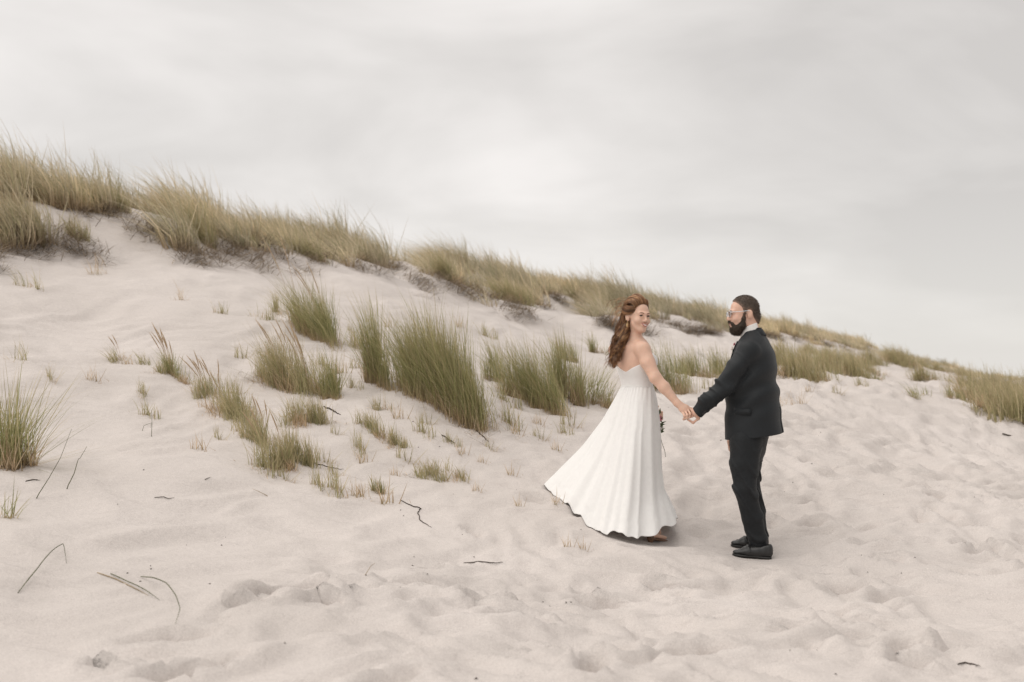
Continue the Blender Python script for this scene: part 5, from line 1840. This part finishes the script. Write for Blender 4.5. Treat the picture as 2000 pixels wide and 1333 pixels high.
E((.030, 0, -.100), (.042, .050, .034))
for q in (-1, 1):
    F.cone(HG(.006, q * .065, .004), HG(.012, q * .060, -.040), .006 * s_, .012 * s_, .02)
    F.cone(HG(.012, q * .060, -.040), HG(.022, q * .054, -.080), .011 * s_, .020 * s_, .02)
    F.cone(HG(.022, q * .054, -.082), HG(.052, q * .030, -.102), .022 * s_, .026 * s_, .02)
    F.cone(HG(.098, q * .004, -.052), HG(.082, q * .030, -.066), .0072 * s_, .0065 * s_, .008)
    F.cone(HG(.082, q * .030, -.066), HG(.070, q * .036, -.092), .0075 * s_, .016 * s_, .012)
E((.100, 0, -.066), (.020, .018, .0075), .004, 'sub')
V, Q = F.mesh(); V = relax(V, Q, 1, .5)
GB = np.array([(.044, .029, .020), (.066, .043, .028), (.032, .022, .016), (.10, .064, .040)])
bu = np.clip((-HG.loc(V[:, 0], V[:, 1], V[:, 2])[2] + .005) / .05, 0, 1)[:, None]
bd = build('beard', V, [Q], M['hair_m'], person_g, np.array((.15, .098, .072)) * (1 - bu) + np.array((.040, .027, .019)) * bu)
fuzz('beard_tips', bd, V, Q, 6000, .004, .011, .0009, GB, (.05, 0, -.7), 6)

# ---- glasses
lst = []
for q in (-1, 1):
    lst.append((np.array([HG(.098, q * .066, .012), HG(.05, q * .079, .012), HG(-.022, q * .084, .017), HG(-.046, q * .082, -.002)]), .0021))
    ring = [HG(.104 - .010 * abs(math.cos(a)) * 0 - .006 * (q * math.cos(a) > 0), q * .034 + .026 * math.cos(a), .000 + .019 * math.sin(a)) for a in np.linspace(0, 2 * np.pi, 22)]
    lst.append((np.array(ring), .0017))
    lst.append((np.array([HG(.100, q * .058, .012), HG(.098, q * .067, .012)]), .0030))
lst.append((np.array([HG(.106, -.010, .006), HG(.110, 0, .009), HG(.106, .010, .006)]), .0022))
V, Fq = tubes(lst, 6)
gl = build('glasses', V, Fq, M['frame'], person_g)
for q in (-1, 1):
    ring = np.array([HG(.104, q * .034 + .0245 * math.cos(a), .0175 * math.sin(a)) for a in np.linspace(0, 2 * np.pi, 20, endpoint=False)])
    Vl = np.vstack([ring, ring - HG.f * .0018, ring.mean(0), ring.mean(0) - HG.f * .0018])
    T = np.array([(40, i, (i + 1) % 20) for i in range(20)] + [(41, (i + 1) % 20 + 20, i + 20) for i in range(20)])
    Qn = np.array([(i, i + 20, (i + 1) % 20 + 20, (i + 1) % 20) for i in range(20)])
    build('lens', Vl, [T, Qn], M['lens'], gl)

# ---- flower on the lapel
zz = P(0, 681, GYD)[2]
ai, bi, cxi = [np.interp(zz, jz[::-1], q[::-1]) for q in (ja, jb, jcx)]
fc_ = V3(cxi, GYD, zz) + F3 * (ai + .004) * .93 + L3 * .075
bt = link('boutonniere', None, None, person_g)
bt.location = fc_ - feet_g


def bbuild(fn):
    return fn


_ob = build


def build_bt(name, V, faces, mat, root, col=None, smooth=True):
    return link(name, mesh_np(name, np.asarray(V) - fc_, faces, col, smooth), mat, bt)


build = build_bt
flower(fc_ + F3 * .012, F3 + L3 * .3 + V3(0, 0, .4), .024, M['petal_white'], bt, seed=9)
flower(fc_ + F3 * .012 + V3(.012, 0, .026), F3 + V3(0, 0, .4), .017, M['petal_pink'], bt, seed=10)
for i in range(5):
    leaf(fc_ + F3 * .008, V3(-.3 + .2 * i, -.2, -.8 + .35 * i), .035, .007, bt)
build = _ob
print('people done')
